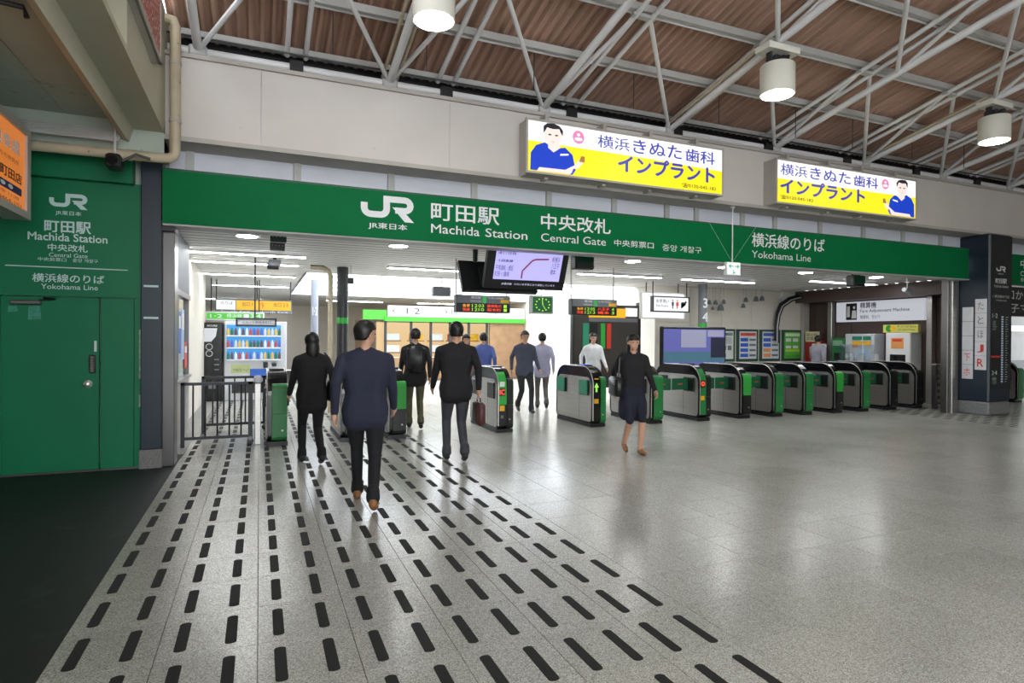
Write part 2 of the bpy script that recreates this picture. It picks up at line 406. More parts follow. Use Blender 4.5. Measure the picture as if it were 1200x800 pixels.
B(-1.43, -1.015, 5.74, 7.86, 4.84, 4.855).build('beam_seam', BEIGE2, cl)
B(-1.42, -1.0, 7.86, 8.6, 3.62, 5.2).build('end_pier', SOFB, cl)
B(-6, -1.0, 7.85, 8.2, 3.60, 3.94).build('eave_closure', SOFF, cl)
for k in range(6): MB().tube((-5, 7.62+.035*k, 3.64+.03*k), (-1.4, 7.62+.035*k, 3.64+.03*k), .012, 6).build('eave_rod', STEELG, cl)

# ---- green left wall and its door
wl = setting('wall_left', (-2, 8.2, 0))
B(-6, -2.60, 8.2, 8.3, 0, 3.6).build('panel', DOORG, wl)
B(-2.60, -1.27, 8.2, 8.3, 2.01, 3.22).build('panel', DOORG, wl)
B(-6, -1.35, 8.12, 8.3, 3.30, 3.6).build('panel', DOORG, wl)
B(-6, -1.27, 8.23, 8.3, 3.2, 3.32).build('panel', DOORG, wl)
B(-1.34, -1.27, 8.2, 8.3, 0, 2.01).build('door_jamb', DOORG, wl)
B(-2.66, -1.27, 8.17, 8.2, 1.985, 2.03).build('door_head', DOORG, wl)
B(-2.66, -2.60, 8.17, 8.3, 0, 2.01).build('door_jamb', DOORG, wl)
B(-2.6, -1.3, 8.19, 8.3, 0, .02).build('threshold', SSD, wl)
F = FRONT(8.195)
jr_logo(F, -2.16, -1.80, 2.97, 3.14, LETD, wl)
text('JR東日本', F, (-2.1, -1.86, 2.89, 2.945), LETD, wl, bold=.01)
text('町田駅', F, (-2.2, -1.77, 2.70, 2.83), LETD, wl, bold=.025)
text('Machida Station', F, (-2.35, -1.61, 2.605, 2.69), LETD, wl, bold=.02)
text('中央改札', F, (-2.17, -1.8, 2.49, 2.57), LETD, wl, bold=.015)
text('Central Gate', F, (-2.16, -1.80, 2.425, 2.47), LETD, wl)
text('中央剪票口', F, (-2.26, -2.0, 2.375, 2.415), LETD, wl); text('중앙', F, (-1.94, -1.85, 2.375, 2.415), LETD, wl); text('개찰구', F, (-1.83, -1.7, 2.375, 2.415), LETD, wl)
B(-2.55, -1.41, 8.19, 8.2, 2.304, 2.314).build('rule_line', LETD, wl)
text('横浜線のりば', F, (-2.31, -1.64, 2.14, 2.235), LETD, wl, bold=.012)
text('Yokohama Line', F, (-2.23, -1.70, 2.065, 2.12), LETD, wl, bold=.005)
door = setting('door_1', (-1.95, 8.22, 0))
BB(-2.595, -1.69, 8.205, 8.25, .02, 1.98, b=.004).build('door_leaf', DOORG, door)
BB(-1.675, -1.345, 8.205, 8.25, .02, 1.98, b=.004).build('side_leaf', DOORG, door)
cb = BB(-2.50, -2.22, 8.15, 8.205, 1.885, 1.935, b=.01).build('door_closer', SSD, door)
MB().path([(-2.24, 8.16, 1.94), (-2.08, 8.13, 1.95), (-2.2, 8.18, 1.965)], .01, 6).build('closer_arm', BLACK, cb)
kb = BB(-1.785, -1.715, 8.17, 8.205, 1.12, 1.33, b=.02).build('keypad', SSD, door)
for r in range(5):
    for c in range(2): MB().tube((-1.765+.03*c, 8.17, 1.285-.03*r), (-1.765+.03*c, 8.163, 1.285-.03*r), .009, 8).build('key_button', BLACK, kb)
BB(-1.735, -1.71, 8.19, 8.205, 1.365, 1.49, b=.004).build('name_plate', LGREY, door)
MB().tube((-1.79, 8.205, 1.0), (-1.79, 8.19, 1.0), .042, 16).build('knob_rose', SS, door, True)
MB().lathe((0, 0, 0), [(.018, 0), (.018, .03), (.034, .045), (.034, .07), (.018, .08)], 16).build('door_knob', SS, door, True)
kn = [o for o in door.children if o.name.startswith('door_knob')][0]
kn.rotation_euler = (math.pi/2, 0, 0); kn.location = (-1.79, 8.19, 1.0)
# worn pale patches of old tape on the door
for (a, b, c, d) in ((-2.53, -2.44, 1.80, 1.87), (-2.35, -2.23, 1.72, 1.88)):
    MB().add([(a, 8.203, c), (b, 8.203, c+.01), (b-.01, 8.203, d), (a+.005, 8.203, d-.005)], [(0, 1, 2, 3)]).build('tape_residue', mat('tape_residue', '#2f7f6a', .6, var=.3, scale=25), door)

# ---- navy piers and steel jambs at both ends of the opening
pl = setting('wall_pier_left', (-1.1, 8.2, 0))
BB(-1.27, -1.055, 8.14, 8.6, .22, 3.62, b=.008).build('cladding', NAVY, pl)
B(-1.28, -1.05, 8.13, 8.6, 0, .22).build('plinth', mat('granite_plinth', '#6c6a68', .5, var=.3, scale=60), pl)
for z in (2.13, 1.76): text('━━━━━', FRONT(8.137), (-1.24, -1.09, z-.012, z+.012), LETD, pl, 'small_lettering')
BB(-1.055, -.93, 8.2, 8.52, 0, 2.8, b=.006).build('steel_jamb', SSD, pl)
BB(-1.06, -.92, 8.1, 8.5, 2.78, 2.9, b=.004).build('jamb_head', BLACK, pl)
# worn strip beside the door
for z0, z1 in ((1.05, 1.62), (.72, .86)): B(-1.292, -1.268, 8.185, 8.2, z0, z1).build('worn_strip', mat('worn_pale_paint', '#8fa08a', .7, var=.4, scale=30), pl)

pr_ = setting('wall_pier_right', (14.3, 8, 0))
BB(13.95, 14.70, 7.72, 8.42, .28, 3.79, b=.03).build('cladding', NAVY, pr_)
BB(13.945, 14.705, 7.718, 8.42, 0, .28, b=.03).build('plinth', mat('grey_stone_plinth', '#77787a', .45, var=.12, scale=20), pr_)
BB(13.72, 13.93, 8.30, 8.5, 0, 2.95, b=.006).build('steel_jamb', SS, pr_)
BB(13.66, 13.72, 8.36, 8.5, 0, 2.95, b=.006).build('steel_jamb', SSD, pr_)

# ---- ceiling of the ticket hall: slats along the facade, skylight beyond
ci = setting('ceiling_station', (6, 11, 3))
y = 8.45; W = .27
while y < 14.3:
    B(-1.6, 15.4, y+.03, y+W-.03, 3.0, 3.004).build('ceiling_slat', CEILM, ci); y += W
while y < 30:
    B(-6, 1.0, y+.03, y+W-.03, 3.0, 3.004).build('ceiling_slat', CEILM, ci)
    if y > 22: B(1.0, 10.2, y+.03, y+W-.03, 3.0, 3.004).build('ceiling_slat', CEILM, ci)
    y += W
B(-6, 15.4, 8.45, 14.36, 3.06, 3.09).build('ceiling_backing', CEILG, ci)
B(-6, 1.0, 14.36, 30, 3.06, 3.09).build('ceiling_backing', CEILG, ci)
B(1.0, 10.4, 22, 30, 3.06, 3.09).build('ceiling_backing', CEILG, ci)
sk = setting('window_1', (5.6, 18, 3.6))       # roof light
B(1.0, 10.4, 14.36, 14.42, 3.0, 3.16).build('well_side', WHITE, sk); B(1.0, 10.4, 21.94, 22.0, 3.0, 3.16).build('well_side', WHITE, sk)
B(.94, 1.0, 14.36, 22, 3.0, 3.16).build('well_side', WHITE, sk); B(10.4, 10.46, 14.36, 22, 3.0, 3.16).build('well_side', WHITE, sk)
gm = glass('roof_glass', (.97, .98, 1), .94)
for i in range(5):
    for j in range(4): B(1.02+i*1.88, 2.84+i*1.88, 14.44+j*1.88, 16.26+j*1.88, 3.12, 3.13).build('pane', gm, sk)
for i in range(6): B(.97+i*1.88, 1.03+i*1.88, 14.42, 21.96, 3.10, 3.16).build('glazing_bar', WHITE, sk)
for j in range(5): B(1.0, 10.4, 14.39+j*1.88, 14.45+j*1.88, 3.10, 3.16).build('glazing_bar', WHITE, sk)

# ---- inner walls
wr = setting('wall_right', (15.4, 11, 0))
B(15.4, 15.5, 8.5, 13.5, 0, 3.04).build('panel', BROWN, wr)
B(14.9, 15.4, 8.5, 13.5, 2.66, 3.0).build('bulkhead', BROWN, wr)
for px_ in (974, 1091):
    p = at(px_, 400, X=15.3); BB(15.22, 15.38, p.y-.07, p.y+.07, 0, 2.66, b=.01).build('steel_post', SS, wr)
for y_ in (9.4, 10.7, 12.0, 13.2): B(15.392, 15.40, y_, y_+.008, 0, 2.66).build('joint_line', BLACK, wr)
wb = setting('wall_back', (12, 13.5, 0))
for k in range(5):
    for z0, z1 in ((0, 1.0), (1.0, 2.02), (2.02, 3.0)): BB(9.88+k*1.104, 9.88+(k+1)*1.104-.006, 13.5, 13.56, z0, z1-.006, b=.003).build('panel', CREAM, wb)
B(9.88, 15.4, 13.55, 13.6, 0, 3.05).build('backing', CREAM, wb)
B(9.82, 9.88, 13.5, 30, 0, 3.05).build('return_panel', CREAM, wb)
BB(15.1, 15.36, 13.38, 13.5, 0, 3.0, b=.01).build('corner_trim', BEIGE2, wb)
wfar = setting('wall_far', (4, 30, 0)); B(-6, 10, 30, 30.1, 0, 3.05).build('panel', CREAM, wfar)
wil = setting('wall_inner_left', (-3, 18, 0)); B(-6, -5.9, 9, 30, 0, 3.05).build('panel', CREAM, wil)
B(-6, -1.1, 8.6, 8.7, 0, 3.05).build('back_of_front', CREAM, wil)
# glazed office front on the left
wg = setting('window_2', (-1.05, 10, 0))
B(-1.12, -1.04, 8.62, 11.0, 0, .92).build('sill_panel', SS, wg)
B(-1.14, -1.0, 8.62, 11.0, .9, .94).build('sill', SS, wg)
B(-1.09, -1.075, 8.62, 11.0, .94, 2.16).build('pane', glass('office_glass', (.85, .92, .95), .8), wg)
for y_ in (8.66, 9.6, 10.96): B(-1.12, -1.04, y_-.03, y_+.03, .94, 2.16).build('mullion', SSD, wg)
B(-1.12, -1.02, 8.62, 11.0, 2.12, 2.2).build('head', SSD, wg)
B(-1.2, -1.04, 8.62, 11.0, 2.2, 3.0).build('upper_panel', mat('grey_panel', '#5d6670', .5), wg)
B(-1.3, -1.2, 11.0, 16.4, 0, 3.0).build('return_panel', CREAM, wg)

# ================================================================== THINGS: outside front
# ---- green station fascia sign
fs = thing('station_sign', 'long green station fascia sign with white lettering above the ticket gates', 'sign', (6, 8.05, 2.85))
mb = MB(); pr0 = [(-1.035, 8.0), (13.70, 8.0)]+[(13.70+.12*math.sin(a), 8.12-.12*math.cos(a)) for a in (.3, .6, .9, 1.2, 1.57)]+[(13.82, 8.28), (-1.035, 8.28)]
mb.prism(pr0, 'z', 2.855, 3.47).build('panel', GREEN, fs)
B(-1.035, 13.8, 8.02, 8.28, 3.47, 3.50).build('top_flashing', mat('dark_green_flashing', '#0a4a30', .5), fs)
B(-1.035, 13.8, 8.02, 8.3, 2.835, 2.856).build('bottom_flashing', STEELG, fs)
F = FRONT(7.996)
jr_logo(F, 1.21, 1.91, 3.085, 3.415, LETW, fs)
text('JR東日本', F, (1.31, 1.82, 2.965, 3.055), LETW, fs, bold=.012)
text('町田駅', F, (2.15, 3.14, 3.15, 3.385), LETW, fs, bold=.012)
text('Machida', F, (2.15, 2.845, 2.975, 3.095), LETW, fs, bold=.004); text('Station', F, (2.935, 3.58, 2.975, 3.095), LETW, fs, bold=.004)
text('中央改札', F, (3.80, 4.98, 3.155, 3.38), LETW, fs, bold=.012)
text('Central Gate', F, (3.80, 4.90, 2.975, 3.09), LETW, fs)
text('中央剪票口', F, (5.05, 5.78, 2.985, 3.085), LETW, fs, bold=.004)
text('중앙', F, (5.95, 6.24, 2.965, 3.07), LETW, fs); text('개찰구', F, (6.30, 6.73, 2.965, 3.07), LETW, fs)
text('横浜線のりば', F, (7.81, 9.54, 3.155, 3.395), LETW, fs, bold=.012)
text('Yokohama Line', F, (7.81, 9.20, 2.965, 3.085), LETW, fs)

fr = thing('gate_sign', 'green sign panel with white lettering beyond the navy pillar', 'sign', (16, 8.1, 2.82))
B(14.95, 19, 8.0, 8.25, 2.82, 3.47).build('panel', GREEN, fr)
text('中央改札', F, (15.55, 16.8, 3.17, 3.37), LETW, fr, bold=.012); text('Central Gate', F, (15.55, 16.6, 3.0, 3.11), LETW, fr); text('중앙 개찰구', F, (15.55, 16.3, 2.88, 2.96), LETW, fr)
fk = thing('direction_sign', 'black direction sign with white lettering under the green panel beyond the navy pillar', 'sign', (16, 8.3, 2.1))
B(14.95, 19, 8.2, 8.3, 2.12, 2.78).build('panel', BLACK, fk)
G = FRONT(8.196); text('か', G, (15.22, 15.42, 2.5, 2.70), LETW, fk); text('口かいだん', G, (15.46, 17.0, 2.5, 2.70), LETW, fk); text('電子マネー', G, (15.2, 17.0, 2.2, 2.4), LETW, fk)

# ---- two lit advertising boxes on the beige wall
EW, EY = emis('lit_white_print', '#fdfdff', 1.15), emis('lit_yellow_print', '#fbe61c', 1.05)
EB, EIND = emis('lit_blue_print', '#1240c8', .9), emis('lit_indigo_print', '#3c3fb0', .9)
EPINK, EHAIR, ESKIN = emis('lit_pink_print', '#e884b4', 1), emis('lit_black_print', '#23202c', .8), emis('lit_skin_print', '#fbe2da', 1)
def blob(cx, cz, rx, rz, n=18, a0=0, a1=360): return [(cx+rx*math.cos(math.radians(a0+(a1-a0)*k/n)), cz+rz*math.sin(math.radians(a0+(a1-a0)*k/n))) for k in range(n if a1-a0 >= 360 else n+1)]
def adbox(x0, x1, flip, label):
    t = thing('advertising_lightbox', label, 'sign', ((x0+x1)/2, 7.75, 3.85))
    z0, z1 = 3.862, 4.558
    B(x0-.005, x1+.005, 7.62, 7.9, z0-.03, z1+.03).build('housing', BEIGE2, t)
    for a in ((x0-.03, x1+.03, z1, z1+.03), (x0-.03, x1+.03, z0-.03, z0), (x0-.03, x0, z0, z1), (x1, x1+.03, z0, z1)):
        B(a[0], a[1], 7.595, 7.64, a[2], a[3]).build('frame_bar', BEIGE2, t)
    B(x0, x1, 7.605, 7.622, z0, z1).build('lit_face', EW, t)
    w_ = x1-x0; P = lambda u: x0+w_*u
    F1 = FRONT(7.602)
    zs = [(0, .60), (.3, .585), (.6, .575), (1, .52)] if not flip else [(0, .56), (.4, .55), (.7, .55), (1, .56)]
    poly(F1, [(P(0), z0), (P(1), z0)]+[(P(u), z0+.696*(v)) for u, v in reversed([(a, b-.0) for a, b in zs])], EY, t, 'yellow_print')
    F2 = FRONT(7.599); F3 = FRONT(7.597); F4 = FRONT(7.595)
    fx = (lambda u: P(1-u)) if flip else P
    def pg(pts, m, n, f): poly(f, [(fx(u), z0+.696*v) for u, v in pts], m, t, n)
    # portrait print: person in a blue tunic, arms folded
    pg([(.01, .02), (.012, .36), (.035, .52), (.075, .60), (.12, .50), (.17, .55), (.205, .42), (.22, .12), (.205, .02)], EB, 'printed_tunic', F2)
    pg([(.09, .66), (.09, .50), (.115, .42), (.145, .52), (.145, .66)], ESKIN, 'printed_neck', F3)
    pg(blob(.112, .74, .041, .19), ESKIN, 'printed_face', F4)
    F5 = FRONT(7.593)
    pg([(.068, .78), (.068, .92), (.085, .985), (.115, 1.0) if not flip else (.115, .985), (.142, .96), (.158, .88), (.157, .76), (.149, .82), (.14, .90), (.11, .885), (.085, .90), (.076, .83)], EHAIR, 'printed_hair', F5)
    for e in (.097, .128): pg(blob(e, .765, .008, .016, 8), EHAIR, 'printed_eye', F5)
    pg([(.1, .635), (.124, .635), (.112, .62)], emis('lit_rose_print', '#c98a86', 1), 'printed_mouth', F5)
    pg([(.04, .02), (.05, .09), (.17, .10), (.235, .17), (.255, .30), (.235, .34), (.215, .22), (.2, .05), (.19, .02)], ESKIN, 'printed_forearm', F4)
    pg([(.235, .30), (.245, .42), (.262, .42), (.262, .30)], emis('lit_brown_print', '#a8713c', 1), 'printed_model', F5)
    pg([(.145, .37), (.185, .40), (.185, .43), (.147, .41)], EW, 'printed_badge', F5)
    lx = .285 if not flip else 1-.742
    # round pink emblem
    lx = .232 if not flip else .243
    pg(blob(lx, .80, .028, .135), EPINK, 'emblem_disc', F3); pg(blob(lx, .76, .019, .035), EW, 'emblem_band', F4); pg(blob(lx, .85, .008, .03, 10), EW, 'emblem_dot', F4)
    a, b = (P(.325), P(.955)) if not flip else (P(.02), P(.70))
    wd = b-a
    text('横浜', F3, (a, a+wd*.255, z0+.46, z0+.64) if not flip else (a, a+wd*.255, z0+.455, z0+.645), EIND, t, bold=.006)
    text('きぬた', F3, (a+wd*.285, a+wd*.70, z0+.455, z0+.655), EIND, t, bold=.012)
    text('歯科', F3, (a+wd*.735, a+wd, z0+.445, z0+.64), EIND, t, bold=.016)
    c, d = (P(.43), P(.955)) if not flip else (P(.02), P(.60))
    text('インプラント', F3, (c, d, z0+.16, z0+.40), EIND, t, bold=.035)
    if not flip: text('☎0120-045-182', F3, (P(.77), P(.965), z0+.035, z0+.105), EHAIR, t, bold=.006)
    else: text('☎0120-045-182', F3, (P(.02), P(.235), z0+.05, z0+.12), EHAIR, t, bold=.006)
    for u in (.1, .38, .62, .88): B(P(u)-.03, P(u)+.03, 7.7, 7.9, z1+.03, z1+.16).build('upper_bracket', BEIGE2, t); B(P(u)-.03, P(u)+.03, 7.72, 7.9, z0-.06, z0-.03).build('lower_bracket', BEIGE2, t)
    return t
adbox(3.405, 6.79, False, 'lit yellow and white dental advertisement with the portrait at its phone-free left end')
adbox(7.965, 11.435, True, 'lit yellow and white dental advertisement with the phone number under its first characters')
for o in list(COL.objects):
    if o.name == 'advertising_lightbox': o['label'] = 'wide lit yellow and white dental advertisement, portrait before the blue characters'
    if o.name == 'advertising_lightbox.001': o['label'] = 'wide lit yellow and white dental advertisement, portrait after the blue characters'

# ---- exit sign on a rod
ex = thing('exit_sign', 'small white and green emergency exit sign hanging on a rod before the fascia', 'sign', (7.2, 7.94, 2.63))
p0, p1 = at(851.5, 306.5, Y=7.93), at(868, 323, Y=7.93)
BB(p0.x, p1.x, 7.93, 8.0, p1.z, p0.z, b=.008).build('box', WHITE, ex)
B(p0.x+.015, p1.x-.015, 7.925, 7.93, p1.z+.012, p0.z-.012).build('lit_face', emis('exit_face', '#eef8f4', .95), ex)
eg = emis('exit_green', '#1faa78', .8); cx = (p0.x+p1.x)/2; cz = (p0.z+p1.z)/2
FE = FRONT(7.922)
text('←', FE, (p0.x+.04, cx-.015, cz+.01, cz+.07), eg, ex, bold=.03); text('→', FE, (cx+.015, p1.x-.04, cz+.01, cz+.07), eg, ex, bold=.03)
poly(FE, blob(cx-.01, cz-.035, .012, .012, 8), eg, ex, 'running_figure_head')
poly(FE, [(cx-.03, cz-.085), (cx-.01, cz-.05), (cx+.02, cz-.055), (cx+.035, cz-.085), (cx+.01, cz-.07), (cx-.005, cz-.09)], eg, ex, 'running_figure')
MB().tube((cx, 7.965, p0.z), (cx, 7.965, 3.79), .009, 8).build('rod', WHITE, ex)
MB().lathe((cx, 7.965, 3.75), [(.012, 0), (.04, .035), (.04, .04)], 12).build('ceiling_rose', WHITE, ex)
for s in (-.75, .75): MB().tube((cx, 7.965, p0.z), (cx+s, 7.95, 3.79), .0012, 4).build('stay_wire', WHITE, ex)

# ---- roof lamps
def lamp(x, label):
    t = thing('pendant_lamp', label, 'lamp', (x, 5.87, 4.70), 'cylindrical lamps under the roof'); y = 5.87
    MB().lathe((x, y, 4.70), [(.195, .0), (.212, .0), (.212, .36), (.2, .375), (.05, .375)], 32).build('shade', mat('lamp_enamel', '#d9d7cc', .4, var=.02), t, True)
    MB().lathe((x, y, 4.695), [(.19, 0), (.19, .01)], 32).build('lens', emis('lamp_glow', '#fffaf0', LAMP), t)
    B(x-.26, x+.26, y-.12, y+.12, 5.22, 5.30).build('mounting_plate', mat('lamp_enamel', '#d9d7cc', .4), t)
    for s in (-.14, .14): B(x+s-.015, x+s+.015, y-.04, y+.04, 5.06, 5.22).build('yoke_arm', DARKM, t)
    BB(x-.12, x+.12, y-.09, y+.09, 5.09, 5.17, b=.01).build('ballast', DARKM, t)
    MB().path([(x-.15, y-.1, 5.09), (x-.05, y-.14, 5.14), (x+.08, y-.12, 5.16), (x+.14, y-.05, 5.22)], .008, 6).build('cable', BLACK, t)
lamp(AX[1], 'white cylindrical roof lamp hanging over the plain beige panels')
lamp(AX[3], 'white cylindrical roof lamp hanging above the gap between the two advertisements')
lamp(AX[5], 'white cylindrical roof lamp hanging past the second advertisement, near the navy pillar')

# ---- drain pipe, spotlight camera, hanging orange sign, red sign at the left
dp = thing('drain_pipe', 'beige drain pipe running down the beige wall and turning along the soffit', 'pipe', (-.88, 7.8, 3.55))
pts = [(-.98, 7.75, 5.1), (-.9, 7.75, 5.09), (-.88, 7.75, 5.02), (-.88, 7.75, 3.63), (-.89, 7.75, 3.575), (-.93, 7.75, 3.545), (-1.0, 7.75, 3.535), (-5.5, 7.75, 3.50)]
MB().path(pts, .055, 14).build('pipe', PIPE, dp, True)
for z in (4.6, 3.95): MB().lathe((-.88, 7.75, z), [(.055, 0), (.064, 0), (.064, .03), (.055, .03)], 16).build('clamp', BEIGE2, dp)
MB().tube((-1.3, 7.75, 3.532), (-1.34, 7.75, 3.532), .062, 14).build('coupling', PIPE, dp)
sp = thing('security_camera', 'black box camera under the soffit above the green wall', 'camera', at(135, 195, Y=7.6))
c = at(134, 188, Y=7.6)
BB(c.x-.07, c.x+.07, 7.52, 7.72, c.z-.09, c.z+.06, b=.02).build('body', BLACK, sp)
MB().tube((c.x, 7.62, c.z+.06), (c.x, 7.62, 3.93), .015, 8).build('stem', STEELG, sp)
MB().tube((c.x, 7.52, c.z-.02), (c.x, 7.49, c.z-.02), .05, 14).build('lens_hood', BLACKG, sp)
MB().path([(c.x+.07, 7.6, c.z), (c.x+.2, 7.6, c.z+.09), (c.x+.33, 7.62, c.z+.06)], .014, 6).build('cable', BLACK, sp)

og = thing('hanging_sign', 'orange hanging signboard in a grey frame before the green wall', 'sign', (-2.2, 6.6, 2.70))
zt, zb0 = 3.59, 2.70; FO = FACEPX(-2.137)
mb = MB().prism([(5.0, zb0), (7.48, zb0), (7.48, zt-.06), (7.42, zt), (5.0, zt)], 'x', -2.34, -2.16); mb.build('case', BEIGE2, og)
B(-2.16, -2.142, 5.05, 7.38, zb0+.07, zt-.07).build('orange_face', emis('orange_face', '#f08a3c', .62), og)
for a in ((5.0, 7.48, zb0, zb0+.07), (5.0, 7.48, zt-.07, zt), (7.38, 7.48, zb0+.07, zt-.07)): B(-2.165, -2.12, a[0], a[1], a[2], a[3]).build('frame_bar', BEIGE2, og)
text('和食處', FO, (6.6, 7.22, 3.27, 3.40), LETW, og, bold=.02)
text('まちだ仲見世', FO, (6.65, 7.2, 3.17, 3.215), LETK, og)
text('町田店', FO, (6.75, 7.28, 3.0, 3.10), LETK, og, bold=.02)
B(-2.142, -2.138, 6.4, 7.28, 2.895, 2.965).build('blue_band', mat('deep_blue_print', '#262a6b', .5), og)
text('● ●', FACEPX(-2.136), (6.75, 7.05, 2.91, 2.95), LETW, og)
text('営業中 11:30', FO, (6.5, 7.2, 2.84, 2.875), LETK, og)
text('0464-101', FO, (6.7, 7.27, 2.775, 2.815), LETK, og)
for y_ in (5.4, 6.72): MB().tube((-2.25, y_, zt), (-2.25, y_, 3.93), .025, 8).build('hanger', BEIGE2, og)

rs_ = thing('wall_signboard', 'red and white patterned signboard in a grey frame on the beige beam', 'sign', (-.95, 5.5, 4.3))
B(-.999, -.93, 3.2, 7.0, 4.28, 5.1).build('case', BEIGE2, rs_)
B(-.93, -.922, 3.25, 6.95, 4.34, 5.05).build('face', mat('red_white_pattern', '#b0503f', .5, var=.2, scale=22, dirt=('#e6d6cc', .54, 26)), rs_)
B(-.94, -.915, 3.2, 7.0, 4.28, 4.335).build('frame_bar', BEIGE2, rs_); B(-.94, -.915, 6.945, 7.0, 4.28, 5.1).build('frame_bar', BEIGE2, rs_)
hb = thing('ceiling_bracket', 'dark metal bracket fixed under the grey soffit', 'bracket', (-2.0, 4.9, 3.9))
q = at(10, 4, Z=3.90)
MB().path([(q.x-.3, q.y-.05, 3.9), (q.x+.08, q.y+.02, 3.9), (q.x+.1, q.y+.02, 3.83)], .02, 8).build('arm', DARKM, hb); B(q.x-.2, q.x-.1, q.y-.09, q.y, 3.88, 3.93).build('plate', DARKM, hb)

# ---- writing and boards on the navy pillar
lm = thing('route_map', 'dark route map with white station list on the front of the navy pillar', 'sign', (14.3, 7.71, .6))
FP = FRONT(7.706)
B(13.985, 14.685, 7.707, 7.717, .55, 3.76).build('panel', mat('map_black', '#12181d', .35), lm)
jr_logo(FP, 14.14, 14.46, 3.0, 3.12, LETW, lm)
text('JR東日本', FP, (14.2, 14.4, 2.94, 2.975), LETW, lm); text('町田駅', FP, (14.12, 14.5, 2.76, 2.86), LETW, lm, bold=.02); text('Machida Station', FP, (14.08, 14.56, 2.675, 2.725), LETW, lm)
text('1 横浜線のりば', FP, (14.04, 14.6, 2.455, 2.52), LETW, lm); text('Yokohama Line', FP, (14.14, 14.5, 2.39, 2.425), LETW, lm)
text('1·2', FP, (14.03, 14.2, 2.04, 2.13), LETW, lm, bold=.01); text('3·4', FP, (14.03, 14.2, .85, .94), LETW, lm, bold=.01)
text('長津田\n新横浜\n東神奈川\n桜木町', FP, (14.04, 14.18, 1.78, 1.98), LETD, lm); text('相模原\n八王子', FP, (14.04, 14.18, .66, .8), LETD, lm)
B(14.345, 14.385, 7.704, 7.709, .68, 2.08).build('line_bar', mat('pale_blue_print', '#5a86c8', .5), lm)
for k in range(28):
    z = .7+k*.05; B(14.33, 14.40, 7.701, 7.704, z, z+.022).build('station_mark', LETW, lm)
    B(14.48, 14.52+.06*((k*7) % 5)/5, 7.704, 7.709, z, z+.014).build('station_name', LETD, lm)
B(13.99, 14.34, 7.70, 7.706, 1.21, 1.25).build('red_pointer', REDP, lm)
fb = thing('notice_board', 'white strip panel with scribbled marks beside the lettered one on the pillar', 'sign', (13.93, 8.12, .75))
fb2 = thing('letter_panel', 'white strip panel reading J R in red on the side of the pillar', 'sign', (13.93, 7.87, .95))
WP = mat('white_acrylic', '#d6d6da', .25)
for k in range(5):
    BB(13.935, 13.95, 8.02, 8.235, .75+k*.306, 1.05+k*.306, b=.004).build('square', WP, fb)
    text('ホ下駄ピマ'[k], FACEMX(13.932), (-8.19, -8.07, .82+k*.306, .98+k*.306), (REDP if k < 2 else LGREY), fb, 'mark')
for k in range(5):
    BB(13.935, 13.95, 7.765, 7.985, .95+k*.298, 1.244+k*.298, b=.004).build('square', WP, fb2)
    text('RJほとた'[k], FACEMX(13.932), (-7.93, -7.82, 1.02+k*.298, 1.18+k*.298), (REDP if k < 2 else GREY), fb2, 'letter', bold=.02 if k < 2 else 0)

# ================================================================== THINGS: ticket gates
def prof(y0, y1, z0, z1, rf, rb, n=8):
    p = []
    for (cy, cz, r, a0) in ((y0+rb, z0+rb, rb, 270), (y0+rf, z1-rf, rf, 180), (y1-rf, z1-rf, rf, 90), (y1-rb, z0+rb, rb, 0)):
        for k in range(n+1):
            a = math.radians(a0-90*k/n); p.append((cy+r*math.cos(a), cz+r*math.sin(a)))
    return p
GY, GL, GW = 9.15, 1.40, .27
SH = {}
def gm_(key, fn, m):
    if key not in SH:
        me = fn().mesh(key); me.materials.append(m); SH[key] = me
    return SH[key]
def front_strip(z0, z1, w0, w1, off):
    """curved plate following the gate's front between heights z0 and z1 (z>1.05 means along the top)"""
    rf = .33; pts = []
    arc = [(rf-(rf+off)*math.cos(math.radians(a)), .72+(rf+off)*math.sin(math.radians(a))) for a in range(0, 91, 9)]
    line = [(-off, z0)]+([(-off, min(.72, z1))] if z1 > z0 else [])
    pts = line+[q for q in arc if q[1] <= z1 and q[1] > z0]
    if z1 > 1.05: pts += [(.40, 1.05+off)]
    n = len(pts); inner = [(a+.02 if b < .72 else a+.004, b if b < .72 else b-.012) for a, b in pts]
    return MB().prism(pts+inner[::-1], 'x', w0, w1)
